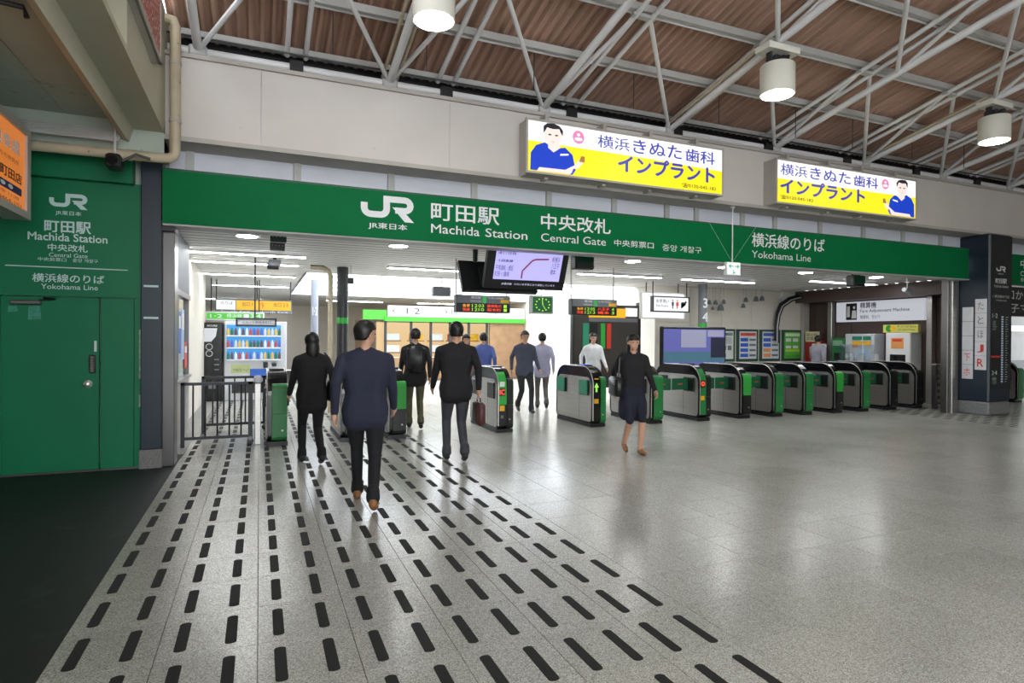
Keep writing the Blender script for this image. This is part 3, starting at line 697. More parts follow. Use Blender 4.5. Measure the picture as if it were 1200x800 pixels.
def gate(x, style, label, flaps=True, width_next=None):
    t = thing('ticket_gate', label, 'ticket gate', (x, GY, 0), 'ticket gates in the row')
    L = lambda n, me: link(n, me, None)
    def part(n, key, fn, m, parent=None):
        o = bpy.data.objects.new(n, gm_(key, fn, m)); COL.objects.link(o); o.parent = parent or t; return o
    HW = GW/2; wide = style in ('ic', 'stop', 'arrow'); MID = .02 if wide else -.075; kk_ = 'w' if wide else 'n'
    part('cabinet', 'cab'+kk_, lambda: MB().prism(prof(0, GL, .06, 1.05, .33, .10), 'x', -HW, MID), BLACKG)
    part('cabinet_half', 'cabr'+kk_, lambda: MB().prism(prof(.10, GL, .06, 1.05, .33, .10), 'x', MID, HW), BLACKG)
    part('base', 'base', lambda: MB().box(-HW-.01, HW+.01, .04, GL-.06, 0, .06), BLACK)
    for s in (-1, 1):
        part('side_panel', 'side%d' % s, lambda: MB().prism(prof(.045 if s < 0 else .16, GL-.06, .09, .87, .16, .07), 'x', s*HW, s*(HW+.008)), SS)
        part('panel_joint', 'pj%d' % s, lambda: MB().box(min(s*(HW+.007), s*(HW+.0095)), max(s*(HW+.007), s*(HW+.0095)), .46, .466, .12, .54), DARKM)
        for yy in (.13, GL-.45):
            part('flap_housing', 'hous%d%d' % (s, int(yy*100)), lambda: MB().bbox(min(s*HW, s*(HW+.03)), max(s*HW, s*(HW+.03)), yy, yy+.32, .55, .82, b=.012), BLACK)
    for k, xx in enumerate((-HW+.004,)):
        part('edge_trim', 'trim%d' % k, lambda: MB().path([(xx, -.004, .12), (xx, -.006, .72)]+[(xx, .33-.336*math.cos(math.radians(a)), .72+.336*math.sin(math.radians(a))) for a in range(9, 91, 9)]+[(xx, GL-.33, 1.056)], .008, 6), SS)
    pu, pl_, fu, fl_ = {'green': (GGREEN, GGREEN, None, None), 'two': (GBRIGHT, BLACK, None, None), 'black': (BLACK, BLACK, None, None), 'ic': (BLACK, BLACK, GBRIGHT, BLACK), 'arrow': (GGREEN, GGREEN, None, None), 'stop': (BLACK, BLACK, GGREEN, GGREEN)}[style]
    part('post_upper', 'pu'+pu.name+kk_, lambda: MB().prism([(.22, .46), (0, .46)]+[(.07-.07*math.cos(math.radians(t_)), .80+.08*math.sin(math.radians(t_))) for t_ in range(0, 91, 15)]+[(.22, .88)], 'x', MID+.008, HW), pu)
    part('post_lower', 'pl'+pl_.name+kk_, lambda: MB().prism([(.22, .07), (.05, .07), (.015, .09), (0, .13), (0, .455), (.22, .455)], 'x', MID+.008, HW), pl_)
    if fu:
        part('front_upper', 'fu'+fu.name, lambda: front_strip(.46, 1.0, -HW+.014, MID-.006, .006), fu)
        part('front_lower', 'fl'+fl_.name, lambda: front_strip(.12, .455, -HW+.014, MID-.006, .006), fl_)
    part('lock', 'lock', lambda: MB().tube((.07, .0, .22), (.07, -.006, .22), .014, 8), SS)
    part('reader', 'reader', lambda: MB().bbox(-GW/2+.03, GW/2-.03, .42, .66, 1.05, 1.075, b=.01), BLACK)
    if style == 'arrow': part('reader_light', 'rlight', lambda: MB().box(-GW/2+.06, GW/2-.06, .45, .60, 1.075, 1.079), emis('reader_glow', '#4a5cff', 1.2))
    part('top_rail', 'trail', lambda: MB().box(-GW/2+.01, GW/2-.01, .45, GL-.35, 1.05, 1.058), SS)
    FG = (Vector((0, -.013, 0)), Vector((1, 0, 0)), Vector((0, 0, 1)))
    def disc(z, r, m, n='status_light'):
        o = MB().tube((-.0675, -.010, z), (-.0675, -.016, z), r, 18).build(n, m); o.parent = t; return o
    def plate(x0, x1, z0, z1, m, n, y=-.012):
        o = B(x0, x1, y, -.006, z0, z1).build(n, m); o.parent = t; return o
    if style == 'stop':
        plate(-.118, -.017, .64, .78, BLACK, 'display'); d = disc(.71, .046, emis('stop_red', '#ff4a32', 1.3)); b = B(-.095, -.04, -.02, -.016, .70, .72).build('stop_bar', BLACK); b.parent = t
        plate(-.11, -.025, .40, .48, YELP, 'sticker')
    if style == 'ic':
        plate(-.118, -.017, .61, .73, BLACK, 'display'); G2 = (Vector((x, GY-.016, 0)), Vector((1, 0, 0)), Vector((0, 0, 1)))
        text('IC', G2, (-.11, -.025, .63, .71), emis('stop_red', '#ff4a32', 1.3), t, bold=.04)
        plate(-.11, -.025, .76, .84, WHITE, 'sticker'); plate(-.11, -.025, .36, .45, YELP, 'sticker'); plate(-.09, -.045, .24, .29, GREY, 'sticker')
    if style == 'arrow':
        o = MB().prism([(-.0675+a*.75, b) for a, b in ((-.06, .70), (0, .78), (.06, .70), (.022, .70), (.022, .62), (-.022, .62), (-.022, .70))], 'y', -.016, -.010).build('lit_arrow', emis('arrow_green', '#8fdc50', 1.2)); o.parent = t
        plate(-.11, -.025, .42, .50, YELP, 'sticker'); plate(-.11, -.025, .84, .86, YELP, 'hazard_stripe')
        for s, yy in ((-1, .12), (-1, GL-.42)):
            o = MB().bbox(-GW/2-.055, -GW/2-.03, yy, yy+.3, .56, .82, b=.01).build('open_flap', FLAPO); o.parent = t
    if flaps:      # closed flaps across the aisle on the -x side
        aw = (x-GW/2-.03)-(flaps+GW/2+.03); a0 = flaps+GW/2+.03-x
        for k, (u, v) in enumerate(((a0, a0+aw/2-.012), (a0+aw/2+.012, a0+aw))):
            o = MB().bbox(u, v, .30, .33, .58, .80, b=.01).build('flap', FLAPG); o.parent = t
            m = (u+v)/2; b = B(m-.05, m+.05, .294, .30, .68, .70).build('flap_mark', REDP, None); b.parent = t
    return t
GX = [13.98, 13.10, 12.20, 11.38, 10.50, 9.67, 8.82, 7.82, 6.72, 5.50, 3.73, 1.95, 1.25, .24]
ORD = ['first', 'second', 'third', 'fourth', 'fifth', 'sixth', 'seventh', 'eighth', 'ninth', 'tenth', 'eleventh', 'twelfth', 'thirteenth', 'fourteenth']
ST = ['black', 'black', 'green', 'two', 'green', 'green', 'two', 'stop', 'green', 'arrow', 'ic', 'two', 'black', 'green']
DS = {'black': 'with an all-black front', 'green': 'with a plain green front', 'two': 'with bright green over black on its front', 'stop': 'with a red no-entry light', 'arrow': 'with a lit green arrow and open flaps', 'ic': 'with a red IC display'}
for i, (x, s) in enumerate(zip(GX, ST)):
    nxt = GX[i+1] if i+1 < len(GX) else None
    gate(x, s, '%s ticket gate counted from the navy pillar, %s' % (ORD[i], DS[s]), flaps=nxt if i <= 7 else False)
gate(17.85, 'green', 'green fronted ticket gate standing beyond the navy pillar', flaps=False)

# stainless rail at the end of the gate row
sr = thing('guard_rail', 'stainless steel guard rail with horizontal bars beside the navy pillar', 'railing', (14.4, 9.0, 0))
BB(14.22, 14.30, 8.95, 9.05, 0, 1.0, b=.01).build('post', SSD, sr); BB(14.95, 15.03, 8.95, 9.05, 0, 1.0, b=.01).build('post', SS, sr)
B(14.2, 15.05, 8.93, 9.07, 1.0, 1.03).build('top_plate', SS, sr)
for k in range(6): MB().tube((14.26, 9.0, .18+k*.145), (15.0, 9.0, .18+k*.145), .035, 10).build('bar', SS, sr, True)
# dark barrier panels and steel post at the left
def barrier(y, x0, x1, label):
    t = thing('barrier_fence', label, 'barrier', (x0, y, 0)); z0, z1 = .12, .90
    B(x0, x1, y-.025, y+.025, z1-.04, z1).build('top_rail', DARKM, t); B(x0, x1, y-.02, y+.02, z0-.02, z0+.02).build('bottom_rail', DARKM, t)
    for a, wd in ((x0, .05), (x1-.06, .06)): B(a, a+wd, y-.025, y+.025, z0-.02 if a > x0 else 0, z1).build('end_post', DARKM, t)
    for k in range(1, 6): a = x0+(x1-x0)*k/6; MB().tube((a, y, z0), (a, y, z1-.04), .012, 8).build('bar', DARKM, t)
    cb_ = MB().tube((x1-.03, y-.02, .045), (x1-.03, y+.02, .045), .045, 14).build('caster_wheel', BLACK, t); B(x1-.05, x1-.01, y-.03, y+.03, .06, .11).build('caster_fork', SSD, cb_)
barrier(9.5, -1.0, -.08, 'dark metal barrier with vertical bars standing before the other barrier')
barrier(10.9, -.85, .12, 'dark metal barrier with vertical bars between the front barrier and the vending machines')
po = thing('steel_post', 'slim stainless post with a pale head beside the barrier', 'post', (.03, 9.42, 0))
BB(-.055, .03, 9.38, 9.46, 0, .88, b=.008).build('shaft', SS, po); BB(-.065, .04, 9.37, 9.47, .88, .99, b=.02).build('head', LILAC, po)

# ================================================================== THINGS: ticket hall
DL = emis('downlight_glow', '#ffffff', DOWNLIGHT)
DN = ['over the barriers', 'over the lane beside the green gate', 'behind the passenger screens', 'between the speaker and the exit sign', 'behind the exit sign', 'over the all-green gates', 'over the last gates by the pillar']
for k in range(7):
    x = -.16+2.165*k
    t = thing('ceiling_downlight', 'round recessed downlight in the slatted ceiling, '+DN[k], 'lamp', (x, 9.4, 2.97), 'round downlights behind the fascia')
    MB().lathe((x, 9.4, 2.975), [(.135, 0), (.16, .0), (.16, .03), (.135, .03)], 24).build('ring', WHITE, t); MB().lathe((x, 9.4, 2.97), [(.135, 0), (.135, .012)], 24).build('lens', DL, t)
SL = emis('strip_glow', '#fbfdff', STRIP)
for (x0, x1, y, lab) in ((-1.25, .78, 11.4, 'over the rear barrier'), (-1.25, .73, 12.8, 'between the other strip and the yellow sign'), (2.4, 4.5, 12.3, 'beside the black column'), (6.4, 8.6, 11.6, 'above the second departure board'),
                        (9.2, 11.4, 11.6, 'beside the numbered column'), (12.2, 14.4, 10.6, 'near the brown wall'), (-1.2, .8, 18.5, 'over the vending machines'), (-1.2, .8, 15.3, 'before the vending machines'), (-3.6, -1.6, 17.5, 'added to brighten the passage behind the office'), (2.4, 4.6, 24.5, 'over the kiosk front'), (6.0, 8.2, 24.5, 'beyond the roof light'), (-2.4, .4, 25.5, 'added to brighten the passage beyond the vending machines'), (-1.0, 1.0, 28.3, 'added to brighten the far cream wall')):  # behind-office strip and the two farthest are added to brighten the interior
    t = thing('strip_light', 'white linear ceiling light '+lab, 'lamp', ((x0+x1)/2, y, 2.95), 'linear ceiling lights')
    B(x0, x1, y-.07, y+.07, 2.965, 3.0).build('tray', WHITE, t); B(x0+.02, x1-.02, y-.05, y+.05, 2.955, 2.965).build('tube', SL, t)
for i, (px_, y) in enumerate(((326, 8.95), (325, 9.8), (322, 11.95), (320, 12.55))):
    p = at(px_, 300, Y=y)
    t = thing('ceiling_sensor', ['black sensor box under the ceiling just behind the fascia', 'black sensor box under the ceiling between the first one and the linear lights', 'dotted grey sensor box beside the linear ceiling light', 'dark sensor box behind the dotted grey one'][i], 'sensor', (p.x, y, 2.85), 'sensor boxes over the lane')
    BB(p.x-.105, p.x+.105, y-.06, y+.06, 2.85, 2.96, b=.01).build('box', BLACK if i != 2 else GREY, t); B(p.x-.03, p.x+.03, y-.03, y+.03, 2.95, 3.0).build('mount', DARKM, t)
    for q in range(4): MB().tube((p.x-.07+.047*q, y-.06, 2.92), (p.x-.07+.047*q, y-.064, 2.92), .01, 6).build('sensor_eye', GREY if i != 2 else BLACK, t)
for (cx, cy, lab) in ((4.97, 8.85, 'black loudspeaker hanging next to the passenger information screen'), (11.72, 9.05, 'black loudspeaker hanging near the brown bulkhead')):
    t = thing('loudspeaker', lab, 'speaker', (cx, cy, 2.68)); BB(cx-.18, cx+.18, cy-.1, cy+.1, 2.70, 2.93, b=.02).build('cabinet', BLACK, t)
    for s in (-.1, 0, .1): B(cx+s-.012, cx+s+.012, cy-.02, cy+.02, 2.92, 3.0).build('bracket', DARKM, t)
    B(cx-.16, cx+.16, cy-.106, cy-.1, 2.72, 2.91).build('grille', BLACKG, t)

# ---- screens
def slab(mb, x0, x1, ya, za, yb, zb_, th, s=1):
    """leaning slab: bottom edge (ya,za), top edge (yb,zb), thickness th away from the viewer (s=1) or towards him"""
    d = Vector((0, yb-ya, zb_-za)).normalized(); n = Vector((0, d.z, -d.y))*th*s
    p = [Vector((x0, ya, za)), Vector((x1, ya, za)), Vector((x1, yb, zb_)), Vector((x0, yb, zb_))]
    return mb.add(p+[q+n for q in p], [(0, 1, 2, 3), (4, 7, 6, 5), (0, 4, 5, 1), (1, 5, 6, 2), (2, 6, 7, 3), (3, 7, 4, 0)])
tv = thing('information_screen', 'large tilted screen showing a lilac line map under the green fascia', 'screen', (3.85, 8.6, 2.3))
slab(MB(), 3.165, 4.53, 8.70, 2.32, 8.47, 2.92, .09).build('case', BLACK, tv)
dv = Vector((0, -.23, .60)); O_ = Vector((3.165, 8.70, 2.32)); nrm = Vector((0, -.60, -.23)).normalized()*.004
FT = (O_+nrm, Vector((1, 0, 0)), dv); FT2 = (O_+nrm*1.6, Vector((1, 0, 0)), dv)
poly(FT, [(.13, .23), (1.26, .23), (1.26, .94), (.13, .94)], emis('screen_lilac', '#bdb6ff', 1.0), tv, 'display')
SD, SRED = emis('screen_dark', '#2c2560', .6), emis('screen_red', '#8a3550', .8)
mb = MB()
pth = [(.60, .27), (.60, .46), (.74, .72), (.80, .76), (1.02, .78)]
for a, b in zip(pth, pth[1:]):
    d = Vector((b[0]-a[0], (b[1]-a[1])*.64)).normalized(); n = Vector((-d.y, d.x/.64))*.013
    mb.add([FT2[0]+FT2[1]*(q[0]+s*n.x)+FT2[2]*(q[1]+s*n.y) for q, s in ((a, -1), (b, -1), (b, 1), (a, 1))], [(0, 1, 2, 3)])
mb.build('route_line', SRED, tv)
text('運行情報', FT2, (.16, .46, .84, .92), SD, tv); text('小田急線', FT2, (.17, .42, .66, .72), SD, tv, bold=.02); text('平常運転 / 遅延\n町田 1·2番線', FT2, (.15, .44, .30, .58), SD, tv)
text('新横浜\n八王子\n橋本', FT2, (1.08, 1.22, .40, .85), SD, tv); text('JR横浜線   ただいま平常どおり運転しています', FT, (.28, 1.2, .09, .15), emis('screen_white', '#dcdcff', .9), tv)
for s in (3.45, 4.2): MB().tube((s, 8.62, 2.9), (s, 8.62, 3.0), .03, 8).build('bracket', DARKM, tv)
tb = thing('monitor', 'black monitor seen from behind, hanging back to back with the lilac screen', 'screen', (3.6, 9.2, 2.3))
slab(MB(), 2.95, 4.25, 9.05, 2.31, 9.30, 2.80, .08).build('case', BLACK, tb); MB().tube((3.22, 9.24, 2.78), (3.22, 9.24, 3.0), .045, 10).build('pole', BLACK, tb)
slab(MB(), 3.25, 3.95, 9.03, 2.42, 9.18, 2.70, .03, 1).build('rear_cover', DARKM, tb)

LR, LG, LY = emis('led_red', '#ff4a2a', 1.6), emis('led_green', '#9ad83a', 1.3), emis('led_orange', '#ffb030', 1.4)
def ledboard(x0, x1, lab, l1, l2):
    y = 10.5; t = thing('departure_board', lab, 'sign', ((x0+x1)/2, y, 2.02), 'departure boards behind the gates'); F = FRONT(y-.004)
    BB(x0, x1, y, y+.16, 2.02, 2.34, b=.01).build('case', BLACK, t); B(x0+.01, x1-.01, y-.003, y, 2.19, 2.335).build('header', GREY, t)
    m = (x0+x1)/2; B(m-.03, m+.05, y-.006, y-.003, 2.20, 2.325).build('line_block', emis('line_green', '#3fae5a', .7), t)
    text('横浜線', F, (x0+.28, m-.06, 2.27, 2.32), LETW, t); text('Yokohama Line', F, (x0+.26, m-.06, 2.215, 2.245), LETW, t); text('For Shin-Yokohama', F, (m+.08, x1-.14, 2.275, 2.315), LETW, t)
    B(x1-.2, x1-.03, y-.006, y-.003, 2.205, 2.265).build('time_block', YELP, t)
    F2 = FRONT(y-.006)
    for k, (a, b, c, d) in enumerate((l1, l2)):
        z = 2.115-.07*k
        for s, q0, q1, mm in ((a, .11, .24, LY if k == 0 else LR), (b.split(':')[0], .28, .38, LG), (b.split(':')[1], .40, .50, LG), (c, .56, .82, LR), (d, .87, .93, LG)):
            text(s, F2, (x0+(x1-x0)*q0, x0+(x1-x0)*q1, z, z+.055), mm, t, 'led_characters')
    for xx in (x0+.02, x1-.04): MB().tube((xx, y+.08, 2.33), (xx, y+.08, 3.0), .014, 8).build('pole', STEELG, t)
ledboard(3.30, 4.36, 'departure board hanging beside the clock, nearer the black monitor', ('各停', '12:03', '東神奈川', '1'), ('快速', '12:10', '桜木町', '1'))
ledboard(5.67, 6.71, 'departure board hanging beside the orange sign past the clock', ('各停', '12:05', '八王子', '4'), ('快速', '12:13', '橋本', '3'))
ck = thing('station_clock', 'square green faced clock with yellow marks hanging between two departure boards', 'clock', (5, 10.5, 2.02))
BB(4.76, 5.24, 10.44, 10.56, 2.02, 2.37, b=.012).build('case', STEELG, ck); B(4.80, 5.20, 10.43, 10.44, 2.05, 2.34).build('face', emis('clock_face', '#0c5a2c', .8), ck)
CY = emis('clock_mark', '#c8e860', 1.2)
for k in range(12):
    a = k*math.pi/6; c = (5+.145*math.sin(a), 2.195+.115*math.cos(a)); B(c[0]-.012, c[0]+.012, 10.426, 10.43, c[1]-.01, c[1]+.01).build('hour_mark', CY, ck)
FC = FRONT(10.424)
poly(FC, [(4.992, 2.19), (5.008, 2.19), (4.995, 2.295), (4.985, 2.295)], CY, ck, 'minute_hand'); poly(FC, [(4.99, 2.20), (5.005, 2.19), (5.06, 2.115), (5.05, 2.11)], CY, ck, 'hour_hand')
MB().tube((5, 10.5, 2.37), (5, 10.5, 3.0), .012, 8).build('rod', STEELG, ck)

# ---- hanging signs
def hsign(name, lab, x0, x1, y, z0, z1, m, poles=(), frame=None, th=.1):
    t = thing(name, lab, 'sign', ((x0+x1)/2, y, z0)); BB(x0, x1, y, y+th, z0, z1, b=.008).build('panel', m, t)
    for px_ in poles: MB().tube((px_, y+th/2, z1), (px_, y+th/2, 3.0), .014, 8).build('pole', DARKM, t)
    if frame:
        for a in ((x0-.03, x1+.03, z1, z1+.03), (x0-.03, x1+.03, z0-.03, z0), (x0-.03, x0, z0, z1), (x1, x1+.03, z0, z1)): B(a[0], a[1], y-.012, y+th, a[2], a[3]).build('frame_bar', frame, t)
    return t
EYEL = emis('sign_yellow_lit', '#f5b81e', .9); EWH = emis('sign_white_lit', '#f4f6f8', .9); EGR = emis('sign_green_lit', '#54c83c', .8)
t = hsign('exit_direction_sign', 'hanging yellow and white exit direction sign above the vending machines', -1.03, .80, 17, 2.15, 2.5, GREY, (-1.0, -.05, .77))
B(-1.0, -.56, 16.985, 17, 2.235, 2.475).build('white_block', EWH, t); B(-.54, .77, 16.985, 17, 2.235, 2.475).build('yellow_block', EYEL, t)
F = FRONT(16.98); text('のりば', F, (-.9, -.62, 2.36, 2.44), LETK, t); text('出口 1', F, (-.4, -.16, 2.33, 2.44), LETK, t); text('出口 2·3', F, (.35, .7, 2.33, 2.44), LETK, t); text('↑', F, (.02, .12, 2.27, 2.45), REDP, t); text('South Exit    North Exit', F, (-.9, .7, 2.165, 2.215), LETW, t)
t = hsign('platform_sign', 'small bright green platform sign below the yellow exit sign', -1.2, .09, 16.7, 1.98, 2.135, EGR, (-1.1, 0), WHITE)
F = FRONT(16.69); text('1·2', F, (-1.12, -.85, 2.01, 2.10), LETW, t); text('横浜線', F, (-.75, -.4, 2.02, 2.12), LETW, t); text('3·4', F, (-.2, .04, 2.02, 2.12), LETW, t); B(-.36, -.24, 16.685, 16.7, 2.01, 2.11).build('white_dot', WHITE, t)
t = hsign('notice_sign', 'narrow grey notice hanging on one pole over the barriers', -.36, .27, 12, 1.76, 1.86, LGREY, (-.07,), DARKM, .05)
text('ICカード専用改札口', FRONT(11.985), (-.28, .2, 1.785, 1.835), LETK, t)
t = hsign('restroom_sign', 'white restroom direction sign in a black frame beside the numbered column', 9.05, 10.12, 12.5, 2.26, 2.60, EWH, (9.06, 10.1), BLACK)
F = FRONT(12.485); text('お手洗い', F, (9.12, 9.5, 2.46, 2.55), LETK, t, bold=.01); text('Rest Rooms', F, (9.12, 9.48, 2.36, 2.42), LETK, t); text('↱', F, (9.88, 10.06, 2.34, 2.53), LETK, t, bold=.03)
for cx, mm in ((9.62, LETK), (9.76, REDP)):
    poly(F, blob(cx, 2.525, .022, .022, 10), mm, t, 'pictogram_head'); poly(F, [(cx-.035, 2.49), (cx+.035, 2.49), (cx+.045 if mm is REDP else cx+.03, 2.40), (cx+.018, 2.40), (cx+.015, 2.32), (cx-.015, 2.32), (cx-.018, 2.40), (cx-.045 if mm is REDP else cx-.03, 2.40)], mm, t, 'pictogram_body')
t = hsign('blank_sign', 'blank white lit panel hanging just behind the restroom sign', 8.95, 10.25, 12.85, 2.1, 2.72, emis('blank_lit', '#ffffff', 1.0), (9.1, 10.1), WHITE, .08)
t = thing('camera_on_rod', 'small white security camera on a ceiling rod by the brown bulkhead', 'camera', at(1063, 341, Y=9.3))
c = at(1063, 341, Y=9.3); MB().tube((c.x-.16, 9.26, c.z+.03), (c.x+.16, 9.34, c.z-.03), .05, 12).build('body', LGREY, t, True); MB().tube((c.x+.16, 9.34, c.z-.03), (c.x+.18, 9.345, c.z-.034), .045, 12).build('lens', BLACKG, t); MB().tube((c.x, 9.3, c.z+.04), (c.x, 9.3, 3.0), .012, 8).build('rod', WHITE, t)
c = at(916, 349, Y=12.9); t = thing('camera_on_rod', 'small white security camera on a ceiling rod by the cable bundle', 'camera', c); MB().tube((c.x-.12, 12.86, c.z+.02), (c.x+.12, 12.94, c.z-.02), .045, 12).build('body', LGREY, t, True); MB().tube((c.x, 12.9, c.z+.03), (c.x, 12.9, 3.0), .012, 8).build('rod', WHITE, t)
c = at(643, 338, Y=16); t = thing('hanging_speaker', 'grey box speaker hanging before the bright roof light', 'speaker', at(517, 341, Y=14.2)); c = at(517, 341, Y=14.2)
BB(c.x-.22, c.x+.22, 14.1, 14.3, c.z-.12, c.z+.1, b=.02).build('cabinet', GREY, t); MB().tube((c.x, 14.2, c.z+.1), (c.x, 14.2, 3.0), .015, 8).build('rod', STEELG, t)
c = at(411, 329, Y=12.6); t = thing('hanging_speaker', 'small black box speaker hanging beside the black column', 'speaker', c)
BB(c.x-.055, c.x+.055, 12.55, 12.65, c.z-.06, c.z+.06, b=.01).build('cabinet', BLACK, t); MB().tube((c.x, 12.6, c.z+.06), (c.x, 12.6, 3.0), .008, 6).build('rod', STEELG, t)

# ---- columns
def column(x, y, r, m, lab, band=None, txt=None, ztxt=None):
    t = thing('column', lab, 'column', (x, y, 0)); MB().lathe((x, y, 0), [(r, 0), (r, 3.0)], 20).build('shaft', m, t, True); MB().lathe((x, y, 0), [(r+.02, 0), (r+.02, .15), (r, .16)], 20).build('foot', SSD, t)
    if band: MB().lathe((x, y, band[0]), [(r+.004, 0), (r+.004, band[1])], 20).build('green_band', GBRIGHT, t)
    if txt: text(txt, FRONT(y-r-.004), ztxt, LETW, t, bold=.02)
column(10.74, 12.7, .11, GREY, 'grey column numbered 3 and 4 beside the restroom sign', (1.86, .11), '3\n4', (10.65, 10.82, 2.02, 2.62))
column(1.6, 12.95, .115, mat('column_black', '#2c2e30', .4), 'black column with a green band beside the beige riser pipe', (1.83, .12))
column(1.29, 16, .09, mat('column_pale', '#8f96a4', .5), 'pale grey column beyond the beige riser pipe', None, '1·2', (1.24, 1.35, 2.1, 2.3))
t = thing('riser_pipe', 'beige riser pipe bent over at the ceiling beside the black column', 'pipe', (1.35, 12.8, 0)); MB().path([(.95, 12.8, 2.96), (1.2, 12.8, 2.95), (1.3, 12.8, 2.9), (1.34, 12.8, 2.8), (1.34, 12.8, 0)], .05, 10).build('pipe', PIPE, t, True); B(1.26, 1.42, 12.72, 12.88, 2.3, 2.34).build('clamp', BEIGE2, t)

# ---- vending machines
vm = thing('drink_vending_machine', 'white drink vending machine with three lit blue shelves of bottles', 'vending machine', (-.1, 16.4, 0))
BB(-.77, .64, 16.05, 16.8, 0, 1.92, b=.02).build('body', LGREY, vm)
B(-.72, .50, 16.03, 16.06, .97, 1.83).build('lit_window', emis('vend_blue', '#3a9ae0', .85), vm)
BOT = [emis('drink_%d' % i, c, .7) for i, c in enumerate(('#2f6f4a', '#d8d8e0', '#c2453a', '#6a4a34', '#e8c040', '#4a6ac8', '#e8eef4'))]
bme = []
for i, mm in enumerate(BOT):
    me = MB().lathe((0, 0, 0), [(.026, 0), (.03, .02), (.03, .11), (.014, .15), (.014, .175)], 10).mesh('bottle'); me.materials.append(mm); bme.append(me)
for r in range(3):
    z = 1.0+.29*r; sh = B(-.72, .50, 15.95, 16.04, z-.035, z).build('shelf', LGREY, vm)
    B(-.70, .48, 15.94, 15.95, z-.03, z-.005).build('price_strip', WHITE, sh)
    for k in range(15): link('bottle', bme[(k*3+r*2+(k//4)) % 7], vm, (-.68+.082*k, 15.99, z))
B(-.62, -.2, 16.035, 16.05, .66, .87).build('advert_panel', mat('cream_green_print', '#b9c48a', .5), vm); text('つめた〜い', FRONT(16.03), (-.58, -.24, .7, .78), LETK, vm)
B(-.2, .3, 16.03, 16.05, .58, .76).build('blue_panel', BLUEP, vm); BB(.1, .2, 16.0, 16.05, .78, .92, b=.01).build('coin_slot', BLACK, vm); BB(.3, .4, 16.0, 16.05, .82, .9, b=.01).build('card_reader', BLACK, vm); B(-.6, .35, 16.02, 16.05, .18, .45).build('pickup_flap', BLACKG, vm)
text('SUICA', FRONT(16.04), (.25, .56, .66, .72), mat('teal_print', '#2a8a6a', .5), vm)
cm = thing('coffee_vending_machine', 'tall black coffee vending machine beside the drink machine', 'vending machine', (-1.02, 16.4, 0))
BB(-1.27, -.79, 16.0, 16.8, 0, 1.88, b=.03).build('body', BLACKG, cm)
poly(FRONT(15.996), [(-1.2, 1.42), (-1.2, 1.74), (-.92, 1.74), (-.95, 1.55), (-1.05, 1.42)], LGREY, cm, 'pale_panel')
for z in (1.30, 1.14):
    MB().tube((-1.09, 16.0, z), (-1.09, 15.985, z), .075, 20).build('button_ring', LGREY, cm); MB().tube((-1.09, 15.985, z), (-1.09, 15.98, z), .062, 20).build('button', BLACK, cm)
text('ACURE', FRONT(15.995), (-1.14, -.92, 1.78, 1.82), LETW, cm)
for z in (.98, .86, .74): B(-.98, -.88, 15.99, 16.0, z, z+.03).build('slot', GREY, cm)
B(-1.1, -.95, 15.99, 16.0, .3, .42).build('cup_door', GREY, cm)
nb = thing('notice_cabinet', 'pale grey cabinet with yellow stickers beside the black coffee machine', 'cabinet', (-1.45, 16.4, 0)); BB(-1.62, -1.29, 16.1, 16.8, 0, 1.93, b=.02).build('body', LGREY, nb)
for z in (1.38, 1.22, 1.05): B(-1.5, -1.38, 16.09, 16.1, z, z+.09).build('sticker', YELP, nb)
# notices inside the office window
n1 = thing('window_notice', 'long white notice with vertical black writing in the office window', 'notice', (-1.06, 9.2, 1.0)); B(-1.06, -1.055, 8.98, 9.28, .95, 1.96).build('sheet', WHITE, n1)
text('き\nっ\nぷ\nう\nり\nば', FACEPX(-1.05), (9.06, 9.2, 1.05, 1.9), LETK, n1)
for i, (y0, y1, z0, z1, mm, lab) in enumerate(((9.75, 10.05, 1.3, 1.9, BLUEP, 'blue poster in the office window'), (10.1, 10.45, 1.2, 1.95, mat('pale_blue_poster', '#a8c0e0', .5), 'pale blue poster in the office window beside the blue one'), (10.5, 10.85, 1.05, 1.45, REDP, 'small red poster low in the office window'))):
    t = thing('window_poster', lab, 'poster', (-1.06, y0, z0)); B(-1.06, -1.055, y0, y1, z0, z1).build('sheet', mm, t); B(-1.055, -1.053, y0+.04, y1-.04, z0+(z1-z0)*.6, z1-.06).build('headline', WHITE, t)

# ---- kiosk at the far end
kk = thing('kiosk', 'kiosk with white platform sign band, green stripe and warm lit shopfront', 'shop', (6.5, 22.4, 0))
B(4.33, 9.75, 22.0, 22.15, 2.32, 2.72).build('sign_band', EWH, kk); B(4.2, 9.75, 21.95, 22.2, 2.14, 2.31).build('green_stripe', EGR, kk); B(3.45, 4.3, 22.1, 22.25, 2.2, 2.55).build('green_end', EGR, kk)
F = FRONT(21.99); text('←', F, (4.45, 4.75, 2.45, 2.6), LETK, kk); text('1·2', F, (5.0, 5.5, 2.42, 2.64), LETK, kk); text('↑出口', F, (6.4, 7.1, 2.42, 2.64), LETK, kk); text('→', F, (8.2, 8.6, 2.45, 2.6), LETK, kk); text('Platform', F, (5.6, 6.1, 2.45, 2.53), LETK, kk)
WARM = emis('warm_shop_glow', '#f2cf9c', .75); WOOD = mat('wood_panel', '#8a6a4a', .5, var=.15, scale=4)
B(4.2, 9.75, 23.6, 23.7, 0, 2.14).build('glowing_back_wall', WARM, kk); B(3.4, 3.5, 22.1, 23.7, 0, 2.2).build('side_wall', WOOD, kk); B(8.3, 9.75, 22.05, 22.15, 0, 2.13).build('wood_front', WOOD, kk)  # back wall glows by itself, standing in for the shop's lamps
for x in (4.25, 5.2, 5.95, 6.7, 7.45, 8.2): B(x-.04, x+.04, 22.05, 22.15, 0, 2.14).build('mullion', DARKM, kk)
